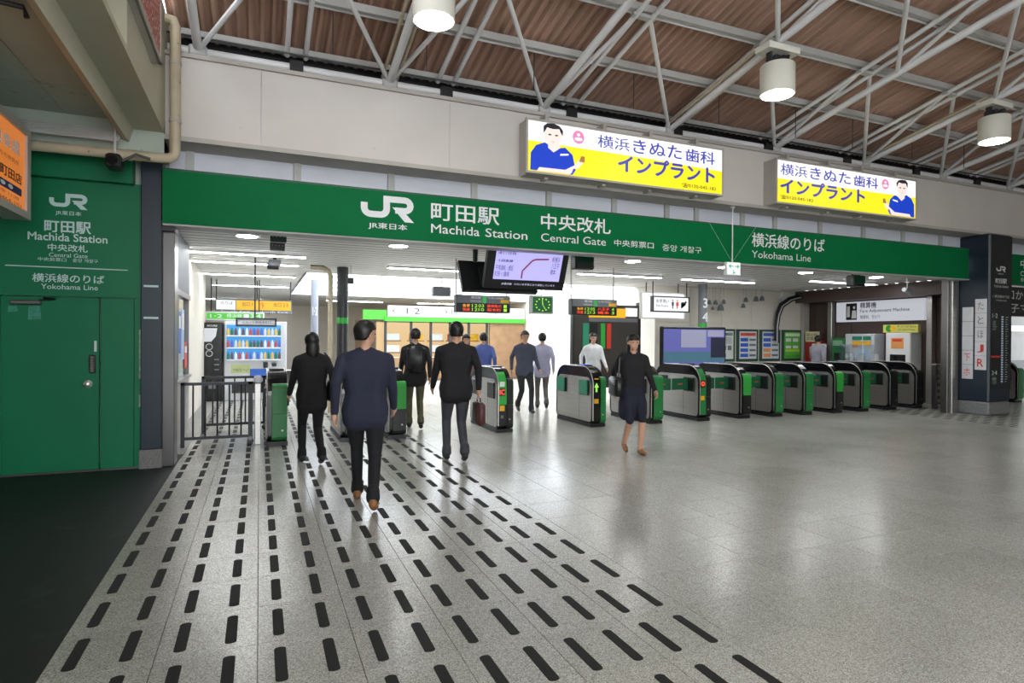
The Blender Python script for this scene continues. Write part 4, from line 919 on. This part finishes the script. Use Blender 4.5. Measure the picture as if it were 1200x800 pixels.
for x in (4.4, 5.3, 6.1, 6.85, 7.6):
    for z in (.5, .95, 1.4): s_ = B(x, x+.6, 22.9, 23.2, z, z+.04).build('shelf', WOOD, kk); MB().bbox(x+.05, x+.55, 22.92, 23.15, z+.04, z+.30, b=.02).build('goods', [REDP, YELP, TANP, WHITE][int(x*7+z*9) % 4], s_)
B(4.2, 8.2, 22.06, 22.14, 0, .8).build('counter', WOOD, kk)

# ---- information boards
t = thing('map_board', 'dark information board topped by an orange and white sign past the clock', 'sign', at(715, 425, Y=13.3))
a, b = at(672, 400, Y=13.3).x, at(748, 400, Y=13.3).x
B(a, b, 13.3, 13.4, .3, 2.42).build('board', mat('board_dark', '#3a3632', .5), t); B(a-.03, a, 13.28, 13.42, 0, 2.45).build('post', BLACK, t); B(b, b+.06, 13.28, 13.42, 0, 2.5).build('post', BLACK, t)
c = at(690, 400, Y=13.28).x; d = at(733, 400, Y=13.28).x
B(c, d, 13.28, 13.3, 2.09, 2.33).build('orange_panel', EYEL, t); B(d, b-.05, 13.28, 13.3, 2.13, 2.35).build('white_panel', EWH, t); B(c, b-.05, 13.275, 13.3, 1.98, 2.08).build('grey_panel', GREY, t)
for i, (u, v, mm) in enumerate(((683, 690, mat('teal_print', '#2a8a6a', .5)), (692, 700, BLACK), (704, 709, GBRIGHT), (711, 716, REDP))): B(at(u, 400, Y=13.28).x, at(v, 400, Y=13.28).x, 13.275, 13.3, 1.3, 1.94).build('map_strip', mm, t)
t = thing('advert_stand', 'blue and violet advertising panel standing behind the gates near the numbered column', 'poster', at(812, 430, Y=12.0))
a, b = at(776, 400, Y=12).x, at(851, 400, Y=12).x
BB(a, b, 12, 12.12, .4, 1.86, b=.02).build('case', BLACK, t); B(a+.04, b-.06, 11.99, 12, .45, 1.80).build('print', emis('violet_ad', '#7a7cd0', .45), t)
B(a+.04, b-.06, 11.985, 11.99, 1.0, 1.25).build('print_band', emis('teal_ad', '#5a8aa0', .45), t); B(b-.5, b-.06, 11.983, 11.985, 1.1, 1.6).build('print_dark', mat('print_dark', '#2b2c44', .5), t)
B((a+b)/2-.3, (a+b)/2+.3, 11.9, 12.3, 0, .4).build('foot', BLACK, t); B(a+.55, b-.65, 11.984, 11.988, 1.35, 1.78).build('print_pale', emis('pale_ad', '#b4b4d2', .5), t); B(b-.6, b-.1, 11.982, 11.984, 1.62, 1.78).build('print_pale', emis('pale_ad', '#b4b4d2', .5), t)
PI = [('white poster with a grey grid', '#d4dad6', '#7c8a86'), ('poster with red headline', '#d8d8da', '#d2503c'), ('poster with blue headline', '#d0d2da', '#3c58b4'), ('bright green poster with white boxes', '#5cb84a', '#dcecc8')]
for i, (u, v) in enumerate(((835, 862), (863, 889), (890, 915), (916, 940))):
    a, b = at(u, 400, Y=13.46).x+.02, at(v, 400, Y=13.46).x-.02
    t = thing('poster_board', PI[i][0]+' in a dark green frame on the cream wall', 'poster', (a, 13.47, .95), 'framed posters on the cream wall')
    BB(a, b, 13.45, 13.5, .93, 1.85, b=.008).build('frame', POSTG, t); pm = mat('poster_%d' % i, PI[i][1], .4); hm = mat('poster_ink_%d' % i, PI[i][2], .5)
    B(a+.08, b-.08, 13.44, 13.45, 1.0, 1.79).build('sheet', pm, t); w_ = b-a-.16
    B(a+.11, b-.11, 13.436, 13.44, 1.66, 1.75).build('headline', hm, t)
    if i == 0:
        text('ご案内 改札', FRONT(13.433), (a+.13, b-.3, 1.68, 1.73), LETK, t)
        for k in range(3): B(a+.13+k*w_*.3, a+.13+k*w_*.3+.13, 13.436, 13.44, 1.25, 1.38).build('picture', GREY, t)
        for k in range(5): B(a+.14, b-.14, 13.436, 13.44, 1.44+.04*k, 1.452+.04*k).build('text_line', GREY, t)
        B((a+b)/2-.05, (a+b)/2+.05, 13.436, 13.44, 1.05, 1.15).build('picture', GREY, t)
    elif i == 3:
        for k in range(2): B(a+.13+k*w_*.45, a+.13+k*w_*.45+.2, 13.436, 13.44, 1.5, 1.6).build('white_box', WHITE, t); B(a+.13+k*w_*.45, a+.13+k*w_*.45+.2, 13.436, 13.44, 1.30, 1.38).build('white_box', WHITE, t)
        B(a+.11, b-.11, 13.436, 13.44, 1.2, 1.27).build('lime_band', mat('lime_print', '#b4d83a', .5), t); text('Suica のご利用', FRONT(13.433), (a+.12, b-.12, 1.04, 1.11), LETK, t)
    else:
        for k in range(4): B(a+.11, a+.11+w_*.45, 13.436, 13.44, 1.05+.15*k, 1.15+.15*k).build('print_block', BLUEP if i == 1 else (TANP if k < 2 else BLUEP), t); B(b-.11-w_*.38, b-.11, 13.436, 13.44, 1.07+.15*k, 1.13+.15*k).build('text_block', GREY, t)
for i, (u, v, s) in enumerate(((831, 354, .06), (838.5, 354, .06), (848, 353.5, .06), (835, 361, .045), (844.5, 360, .09), (874, 351, .065), (871, 358, .06), (886, 350, .075), (893, 349.5, .07))):
    c = at(u, v, Y=13.2); near = 'hanging next to the numbered column' if i < 5 else 'hanging between the numbered column and the cables'
    lab = {3: 'smallest grey spotlight, hung low and ', 4: 'largest bell shaped grey spotlight ', 6: 'low hung grey spotlight '}.get(i, 'one of the short hung grey spotlights ')+near
    t = thing('wall_spotlight', lab, 'lamp', c, 'short hung spotlights '+near if i not in (3, 4, 6) else 'spotlights before the cream wall')
    MB().lathe((c.x, 13.2, c.z-s), [(s, 0), (s, s*.5), (s*.7, s*1.6), (s*.3, s*2)], 12).build('shade', GREY, t); MB().tube((c.x, 13.2, c.z+s), (c.x, 13.2, 3.0), .008, 6).build('stem', STEELG, t)
t = thing('cable_bundle', 'bundle of black cables running down the cream wall from the brown bulkhead', 'cable', (14.5, 13.4, 1.7))
for k in range(5):
    pts = [at(u+k*1.0, v+k*.9, Y=13.36-.02*k) for u, v in ((936, 346), (931, 347), (924, 349), (914, 356), (910, 366), (908, 380), (908, 398))]
    MB().path(pts, .022, 6).build('cable', BLACK if k != 3 else LGREY, t, True)

# ---- fare adjustment corner on the right
t = thing('fare_sign', 'long white fare adjustment sign with a black pictogram on the brown wall', 'sign', (15.3, 11, 2.05))
B(15.24, 15.38, 9.88, 12.36, 2.07, 2.62).build('panel', emis('fare_white', '#d6d8e2', .62), t); FM = FACEMX(15.236)
B(15.236, 15.24, 11.72, 12.05, 2.12, 2.58).build('pictogram', BLACK, t); FM2 = FACEMX(15.233)
poly(FM2, [(-12.02, 2.2), (-12.02, 2.5), (-11.93, 2.5), (-11.93, 2.2)], WHITE, t, 'pictogram_machine'); poly(FM2, blob(-11.80, 2.46, .035, .04, 12), WHITE, t, 'pictogram_head'); poly(FM2, [(-11.88, 2.16), (-11.86, 2.38), (-11.74, 2.38), (-11.73, 2.16)], WHITE, t, 'pictogram_body')
text('精算機', FM, (-11.62, -11.15, 2.43, 2.59), LETK, t, bold=.015); text('Fare Adjustment Machine', FM, (-11.62, -10.25, 2.29, 2.40), LETK, t, bold=.006); text('精算机   정산기', FM, (-11.62, -11.05, 2.14, 2.24), LETK, t)
t = thing('fare_machine', 'grey fare adjustment machine with teal and yellow header panels', 'ticket machine', (15.2, 11.4, 0))
BB(14.95, 15.38, 11.0, 11.85, 0, 1.73, b=.02).build('cabinet', LGREY, t); TEAL = mat('teal_print', '#2a8a6a', .5)
for y0, y1 in ((11.08, 11.3), (11.34, 11.62)): B(14.935, 14.95, y0, y1, 1.56, 1.66).build('header_teal', TEAL, t); B(14.935, 14.95, y0, y1, 1.43, 1.53).build('header_yellow', YELP, t)
B(14.93, 14.95, 11.45, 11.62, 1.36, 1.42).build('header_red', REDP, t); B(14.93, 14.95, 11.1, 11.5, 1.05, 1.3).build('touch_screen', emis('touch_blue', '#9ab8d8', .6), t); B(14.9, 14.95, 11.55, 11.7, .9, 1.1).build('cash_slot', BLACK, t)
t = thing('green_machine', 'green ticket machine beside the grey fare adjustment machine', 'ticket machine', (15.2, 12.1, 0)); BB(14.98, 15.38, 11.9, 12.3, 0, 1.62, b=.02).build('cabinet', GGREEN, t); B(14.97, 14.98, 11.95, 12.25, 1.4, 1.55).build('label_panel', mat('pale_green_print', '#8fb89a', .5), t); B(14.965, 14.98, 12.0, 12.2, 1.0, 1.2).build('slot_panel', BLACK, t)
t = thing('charge_machine', 'white cabinet with an orange poster beneath a yellow green sign', 'ticket machine', (15.2, 10.35, 0)); BB(14.95, 15.38, 10.03, 10.68, 0, 1.75, b=.02).build('cabinet', WHITE, t); B(14.94, 14.95, 10.2, 10.52, 1.35, 1.62).build('poster', TANP, t); B(14.935, 14.94, 10.24, 10.48, 1.53, 1.59).build('poster_headline', REDP, t); B(14.94, 14.95, 10.15, 10.55, .95, 1.2).build('screen', BLACKG, t)
t = thing('charge_sign', 'yellow and green sign with a sunburst standing on the white cabinet', 'sign', (15.1, 10.35, 1.76)); B(15.0, 15.1, 9.88, 10.78, 1.76, 1.96).build('panel', mat('pale_yellow_print', '#dcd86a', .5), t); poly(FACEMX(14.996), blob(-10.62, 1.86, .09, .09, 16), GBRIGHT, t, 'sunburst'); poly(FACEMX(14.994), blob(-10.52, 1.86, .07, .07, 16), YELP, t, 'sun_disc'); text('チャージ Suica', FACEMX(14.994), (-10.4, -9.92, 1.88, 1.94), LETK, t); text('IC card charge', FACEMX(14.994), (-10.36, -9.95, 1.80, 1.85), LETK, t)
t = thing('service_counter', 'grey service counter with clear acrylic screens beside the last gates', 'counter', (14.6, 10.9, 0)); BB(14.45, 14.8, 10.62, 11.7, 0, 1.0, b=.02).build('counter', LGREY, t)
for y0, y1 in ((10.65, 10.95), (11.0, 11.3), (11.35, 11.66)): B(14.5, 14.51, y0, y1, 1.0, 1.45).build('acrylic_screen', glass('acrylic', (.88, .94, .98), .7), t); B(14.6, 14.72, y0+.05, y0+.2, 1.0, 1.2).build('leaflet_holder', WHITE, t)
t = thing('fire_hydrant_box', 'red fire hydrant box with a cream notice beside the cream wall corner', 'cabinet', (15.3, 13.0, 0)); BB(15.1, 15.38, 12.85, 13.3, 0, 1.55, b=.015).build('cabinet', mat('fire_red', '#a8241c', .4), t); B(15.08, 15.1, 12.8, 13.28, 1.5, 1.80).build('notice', mat('cream_notice', '#d8d0a8', .5), t); text('消火栓\n非常用', FACEMX(15.076), (-13.24, -12.86, 1.55, 1.76), LETK, t)
t = thing('leaflet_rack', 'white and blue leaflet rack before the red box', 'rack', (15.0, 12.7, 0)); BB(14.85, 15.1, 12.55, 12.85, 0, 1.45, b=.01).build('rack', WHITE, t); B(14.84, 14.85, 12.58, 12.82, 1.22, 1.40).build('header', BLUEP, t)
for k in range(4): B(14.83, 14.85, 12.58+.06*k, 12.625+.06*k, .95, 1.16).build('leaflet', [BLUEP, WHITE, TANP, LGREY][k], t)
# hall beyond the navy pillar
w2 = setting('wall_beyond', (18, 12.6, 0)); B(15.5, 26, 12.6, 12.7, 0, 3.05).build('panel', mat('grey_office_wall', '#8d8c8a', .6), w2); B(15.5, 26, 12.55, 12.6, 0, .9).build('dado', mat('dark_dado', '#4c4e52', .6), w2); B(15.5, 26, 12.56, 12.6, 1.9, 2.1).build('picture_rail', WHITE, w2); w3 = setting('ceiling_beyond', (18, 10, 3)); B(15.5, 26, 8.45, 12.6, 3.0, 3.05).build('ceiling_panel', CEILM, w3)
t = thing('strip_light', 'white linear ceiling light in the hall beyond the navy pillar', 'lamp', (18, 10, 2.95), 'linear ceiling lights'); B(17.5, 18.6, 9.95, 10.05, 2.945, 2.955).build('tube', SL, t); B(17.48, 18.62, 9.92, 10.08, 2.955, 2.99).build('tray', WHITE, t)
t = thing('office_machine', 'white office machine on a blue topped counter beyond the navy pillar', 'machine', (18.6, 11.0, 0)); BB(17.6, 20, 10.8, 11.5, 0, .95, b=.02).build('counter', LGREY, t); B(17.6, 20, 10.79, 11.5, .95, 1.0).build('counter_top', BLUEP, t); BB(17.9, 18.7, 10.9, 11.4, 1.0, 1.35, b=.04).build('machine', WHITE, t); BB(17.8, 18.6, 11.0, 11.4, 1.35, 1.6, b=.05).build('machine_head', BLACK, t)

# ================================================================== PEOPLE
SKIN = mat('skin', '#c79a80', .55, var=.05); SHOEB = mat('brown_leather', '#8a5c34', .45); SHOEK = mat('black_leather', '#17171a', .4)
HAIRM = mat('black_hair', '#14110f', .45, var=.3, scale=40)
def cloth(n, c): return mat('cloth_'+n, c, .85, var=.12, scale=8, bump=.15, bscale=90)
def ik(a, c, l1, l2, bend):
    a, c = Vector(a), Vector(c); d = c-a; L = min(d.length, (l1+l2)*.999); d.normalize(); c = a+d*L
    x = (l1*l1-l2*l2+L*L)/(2*L); h = math.sqrt(max(0, l1*l1-x*x)); b = Vector(bend); b = (b-d*b.dot(d)).normalized()
    return a+d*x+b*h, c
def person(label, x, y, face, H, top, legs, shoe, hair='short', stride=.26, voxel=.011, skirt=False, coat=.86, arms=(.22, -.2), bag=None, build=1.0, group=None, headturn=0):
    """face: heading in degrees, 0 = +Y (into the station), 90 = +X. Figure is modelled facing +y, left foot forward."""
    s = H/1.72; P = []          # capsules: p0, r0, p1, r1, material slot (0 skin 1 top 2 legs 3 shoes)
    def cap(p0, r0, p1, r1, m): P.append((Vector(p0), r0, Vector(p1), r1, m))
    drop = .03*(stride/.26)**2
    hipz = .90-drop
    for side, fy, lift in ((-1, stride, 0.0), (1, -stride*.95, .06)):
        hip = Vector((.09*side, 0, hipz)); ank = Vector((.085*side, fy, .085+lift)); knee, ank = ik(hip, ank, .43, .42, (0, 1, 0))
        ml = 0 if skirt else 2
        cap(hip, .098*build if not skirt else .085, knee, .06, 2); cap(knee, .06 if not skirt else .052, ank.lerp(knee, .55), .056 if not skirt else .05, ml); cap(ank.lerp(knee, .55), .056 if not skirt else .05, ank, .045 if not skirt else .034, ml)
        if not skirt: cap(ank+Vector((0, 0, .06)), .058, ank+Vector((0, .005, -.005)), .062, 2)
        tz = .032 if lift == 0 else .03
        heel = Vector((ank.x, ank.y-.045, .035+lift*1.0)); toe = Vector((ank.x+.012*side, ank.y+.15-.02*(lift > 0), tz))
        cap(heel, .036, toe.lerp(heel, .35), .042, 3); cap(toe.lerp(heel, .35), .042, toe, .028, 3); cap(ank, .042, heel, .038, 3 if not skirt else 0)
    # pelvis to shoulders: flattened rings made of paired capsules
    rings = [(.84, .085, .100, 2), (.92, .090, .108, 2), (1.00, .075, .103, 1), (1.08, .066, .100, 1), (1.18, .082, .106, 1), (1.28, .098, .110, 1), (1.35, .105, .095, 1), (1.40, .085, .070, 1)]
    if skirt: rings = [(.585, .10, .115, 2), (.65, .095, .118, 2), (.72, .092, .12, 2)]+[(z, w_, r, m if z > .95 else 2) for z, w_, r, m in rings]
    for (z0, w0, r0, m0), (z1, w1, r1, m1) in zip(rings, rings[1:]):
        for k in range(4):
            f = k/4; z = z0+(z1-z0)*f; w_ = (w0+(w1-w0)*f)*build; r = (r0+(r1-r0)*f)*(.92+.08*build)
            m = m0 if z < .98 else 1
            if coat and z >= coat and not skirt: m = 1; r += .008
            cap((-w_, 0, z-.9+hipz), r, (w_, 0, z-.9+hipz), r, m)
    if coat and not skirt:
        for k in range(5): z = coat-.02+.03*k; cap((-.088*build, .005, z-.9+hipz), .110, (.088*build, .005, z-.9+hipz), .110, 1)
    dz = hipz-.9
    for e in (-1, 1): cap((.045*e, -.005, 1.435+dz), .052, (.168*e*build, 0, 1.385+dz), .058, 1)
    cap((0, -.01, 1.42+dz), .058, (0, .012, 1.53+dz), .05, 0); cap((-.06, -.01, 1.44+dz), .05, (.06, -.01, 1.44+dz), .05, 1)
    hands = []
    for side, sw in ((-1, arms[0]), (1, arms[1])):
        sh = Vector((.180*side*build, 0, 1.375+dz)); wr = Vector(sh+Vector((.06*side, sw+.04, -.50+abs(sw)*.25)))
        el, wr = ik(sh, wr, .28, .25, (0.2*side, -1, 0)); cap(sh, .062*build, el, .048, 1); cap(el, .048, wr, .036, 1)
        d = (wr-el).normalized(); lat = Vector((side, 0, 0)); fwd = d.cross(lat).normalized()*(1 if side > 0 else -1)
        if fwd.y < 0: fwd = -fwd
        palm = wr+d*.06; cap(wr, .028, palm, .030, 0); cap(palm+fwd*.022, .02, palm-fwd*.022, .02, 0); cap(wr+d*.03+fwd*.015, .02, wr+d*.03-fwd*.015, .02, 0)
        inn = -lat
        for k in range(4):
            b0 = palm+d*.022+fwd*(.033-.022*k); L = (.036, .042, .039, .030)[k]; m_ = b0+d*L+inn*.008; cap(b0, .0095, m_, .009, 0); cap(m_, .009, m_+d*L*.55+inn*.022, .008, 0)
        tb0 = wr+d*.03+fwd*.03; cap(tb0, .012, tb0+d*.035+fwd*.022+inn*.008, .010, 0); cap(tb0+d*.035+fwd*.022+inn*.008, .010, tb0+d*.062+fwd*.026+inn*.014, .009, 0)
        hands.append(palm+d*.05)
    hc = Vector((0, .02, 1.615+dz)); ca, sa = math.cos(math.radians(headturn)), math.sin(math.radians(headturn))
    hr = lambda x_, y_, z_: hc+Vector((x_*ca+y_*sa, -x_*sa+y_*ca, z_))
    cap(hr(0, -.012, .03), .082, hr(0, .012, .03), .080, 0); cap(hr(0, .01, .0), .074, hr(0, .03, -.06), .055, 0); cap(hr(0, .035, -.075), .04, hr(0, .052, -.085), .03, 0)
    cap(hr(0, .088, .0), .011, hr(0, .103, -.028), .014, 0)          # nose
    cap(hr(-.022, .082, -.062), .011, hr(.022, .082, -.062), .011, 0)   # lips
    cap(hr(-.036, .078, .025), .012, hr(.036, .078, .025), .012, 0)     # brow
    for e in (-1, 1): cap(hr(.078*e, -.002, .012), .016, hr(.082*e, -.008, -.025), .011, 0)     # ears
    ca2, sa2 = math.cos(math.radians(face)), math.sin(math.radians(face))
    W = lambda p: Vector((x+(p.x*ca2+p.y*sa2)*s, y+(-p.x*sa2+p.y*ca2)*s, p.z*s))
    mb = MB()
    for p0, r0, p1, r1, m in P:
        d = p1-p0; L = d.length; d = d.normalized() if L > 1e-5 else Vector((0, 0, 1)); a = d.orthogonal().normalized(); b = d.cross(a); n = 12; vs = []
        seq = [(p0-d*r0*math.cos(t), r0*math.sin(t)) for t in (.25, .7, 1.15, 1.57)]+[(p1+d*r1*math.cos(t), r1*math.sin(t)) for t in (1.57, 1.15, .7, .25)]
        for c, r in seq: vs += [c+(a*math.cos(2*math.pi*k/n)+b*math.sin(2*math.pi*k/n))*r for k in range(n)]
        fs = [tuple(range(n-1, -1, -1)), tuple(range(7*n, 8*n))]
        for i in range(7):
            for k in range(n): fs.append((i*n+k, i*n+(k+1) % n, i*n+n+(k+1) % n, i*n+n+k))
        mb.add(vs, fs)
    me = mb.mesh('body'); tmp = bpy.data.objects.new('tmp', me); COL.objects.link(tmp)
    rm = tmp.modifiers.new('r', 'REMESH'); rm.mode = 'VOXEL'; rm.voxel_size = voxel; rm.use_smooth_shade = True
    sm = tmp.modifiers.new('s', 'SMOOTH'); sm.factor = .5; sm.iterations = 2
    bpy.context.view_layer.update(); dg = bpy.context.evaluated_depsgraph_get(); bm = bpy.data.meshes.new_from_object(tmp.evaluated_get(dg)); bpy.data.objects.remove(tmp); bpy.data.meshes.remove(me)
    nf = len(bm.polygons); ce = np.empty(nf*3, np.float32); bm.polygons.foreach_get('center', ce); ce = ce.reshape(-1, 3)
    best = np.full(nf, 1e9); slot = np.zeros(nf, np.int32)
    for p0, r0, p1, r1, m in P:
        a = np.array(p0); d = np.array(p1)-a; L2 = max(d@d, 1e-9); t_ = np.clip((ce-a)@d/L2, 0, 1); dist = np.linalg.norm(ce-(a+np.outer(t_, d)), axis=1)-(r0+(r1-r0)*t_)
        if m == 1: dist -= .004
        k = dist < best; best[k] = dist[k]; slot[k] = m
    bm.materials.clear()
    for m_ in (SKIN, top, legs, shoe): bm.materials.append(m_)
    bm.polygons.foreach_set('material_index', slot); bm.polygons.foreach_set('use_smooth', [True]*nf)
    nv = len(bm.vertices); co = np.empty(nv*3, np.float32); bm.vertices.foreach_get('co', co); co = co.reshape(-1, 3)
    co[:, 2] -= co[:, 2].min()
    q = np.stack([x+(co[:, 0]*ca2+co[:, 1]*sa2)*s, y+(-co[:, 0]*sa2+co[:, 1]*ca2)*s, co[:, 2]*s], 1); bm.vertices.foreach_set('co', q.astype(np.float32).ravel()); bm.update()
    t = thing('person', label, 'person', (x, y, 0), group); bm.name = 'body'; link('body', bm, t)
    # hair cap: shell round the skull, open at the face
    hm = MB(); n, mm = 20, 10; rx, ry, rz = .090, .104, .098; hx = hr
    vs = []; fs = []
    for i in range(mm+1):
        th = math.pi*.5*i/mm*(1.5 if hair == 'short' else 1.6)
        for k in range(n):
            a = 2*math.pi*k/n; c_, s_ = math.cos(a), math.sin(a); lim = 1.0
            thk = th*(.62 if s_ > .35 else (.62+(.35-s_)/.7*.38 if s_ > -.35 else 1.0))
            sn, cz_ = (math.sin(thk), rz*math.cos(thk)) if thk < 1.5708 else (1-.22*(thk-1.5708), -.11*(thk-1.5708))
            vs.append(W(hx(rx*sn*c_, -.01+ry*sn*s_, .035+cz_)))
    for i in range(mm):
        for k in range(n): fs.append((i*n+k, i*n+(k+1) % n, i*n+n+(k+1) % n, i*n+n+k))
    hm.add(vs, fs); ho = hm.build('hair', HAIRM, t, True); so = ho.modifiers.new('thick', 'SOLIDIFY'); so.thickness = .012; so.offset = 0
    if hair == 'long':
        lm_ = MB(); lm_.ell(W(hr(0, -.055, -.085)), (.088*s, .062*s, .165*s), 18, 12); lm_.build('hair_length', HAIRM, t, True)
    if hair == 'bun': MB().ell(W(hr(0, -.11, .05)), (.045*s,)*3).build('hair_bun', HAIRM, t, True)
    for e in (-1, 1):
        MB().ell(W(hr(.031*e, .080, .006)), (.011*s, .011*s, .007*s), 8, 5).build('eye', BLACKG, t, True)
    if bag == 'shoulder':
        c = W(Vector((.25, -.02, .98+dz))); b_ = MB().bbox(-.06, .06, -.17, .17, -.13, .13, b=.03).build('shoulder_bag', BLACK, t, True); b_.location = c; b_.rotation_euler = (0, 0, -math.radians(face))
        MB().path([W(Vector((.25, -.12, 1.10+dz))), W(Vector((.22, -.03, 1.40+dz))), W(Vector((.16, 0, 1.475+dz))), W(Vector((.22, .06, 1.40+dz))), W(Vector((.25, .10, 1.10+dz)))], .012*s, 6).build('bag_strap', BLACK, t)
    if bag == 'hand':
        c = W(hands[1]+Vector((0, 0, -.19))); b_ = MB().bbox(-.05, .05, -.19, .19, -.14, .14, b=.03).build('briefcase', mat('dark_red_leather', '#4a2a26', .5), t, True); b_.location = c; b_.rotation_euler = (0, 0, -math.radians(face))
        MB().path([c+Vector((-.0, -.06, .13)), c+Vector((0, -.05, .185)), c+Vector((0, .05, .185)), c+Vector((0, .06, .13))], .010, 6).build('bag_handle', BLACK, t)
    if bag == 'pack':
        c = W(Vector((0, -.20, 1.22+dz))); b_ = MB().bbox(-.15, .15, -.075, .075, -.22, .22, b=.05).build('backpack', BLACK, t, True); b_.location = c; b_.rotation_euler = (0, 0, -math.radians(face))
    return t
NAVYC, BLKC, CHAR = cloth('navy', '#23263a'), cloth('black', '#16161a'), cloth('charcoal', '#2a2b30')
person('person in a navy jacket and black trousers striding on the striped floor', .90, 5.62, 12, 1.72, NAVYC, BLKC, SHOEB, stride=.30, voxel=.009, build=1.08, headturn=55, arms=(-.2, .2))
person('person in black with a dark bag walking beside the navy jacket', .60, 7.75, -6, 1.60, BLKC, BLKC, SHOEK, hair='long', stride=.22, voxel=.010, bag='shoulder', coat=.80)
person('person in a black jacket and grey trousers carrying a dark red case', 2.28, 7.25, 8, 1.74, BLKC, cloth('grey_trousers', '#3c3e44'), SHOEK, stride=.17, voxel=.009, build=1.08, bag='hand')
person('person in a black top and navy skirt walking out before the gates', 4.70, 6.95, 195, 1.60, BLKC, cloth('navy_skirt', '#181b2c'), SHOEB, hair='long', stride=.11, voxel=.009, skirt=True, coat=0, bag='shoulder')
person('person in a dark coat and olive trousers going through the gates behind the navy jacket', 2.45, 10.1, 10, 1.70, cloth('dark', '#1e1d20'), cloth('olive', '#5a5a44'), SHOEK, stride=.2, bag='pack')
person('person in a pink shirt beyond the gates', 3.95, 11.9, 170, 1.62, cloth('pink', '#b0707a'), cloth('mid_grey', '#77757a'), SHOEK, stride=.18, voxel=.014, hair='long')
person('person in a blue shirt beyond the gates', 4.45, 12.2, 15, 1.66, cloth('blue', '#5568a8'), CHAR, SHOEK, stride=.2, voxel=.014)
person('person in a slate jacket behind the red IC gate', 5.15, 11.6, 185, 1.70, cloth('slate', '#4a4e5e'), CHAR, SHOEK, stride=.2, voxel=.014)
person('person in a pale lavender shirt behind the open flap gate', 5.75, 12.0, 20, 1.66, cloth('lavender', '#b4b2cc'), cloth('taupe', '#6d6864'), SHOEK, stride=.18, voxel=.014)
person('person in a white shirt and blue trousers beyond the gates', 7.15, 12.2, 190, 1.68, cloth('white', '#d8d8da'), cloth('blue_trousers', '#4a5488'), SHOEK, stride=.2, voxel=.014)
person('person in a grey top standing by the green ticket machine', 14.1, 12.0, 75, 1.66, cloth('dove', '#8f8d98'), cloth('dark_navy', '#23253a'), SHOEK, stride=.05, voxel=.014)

flush_texts()
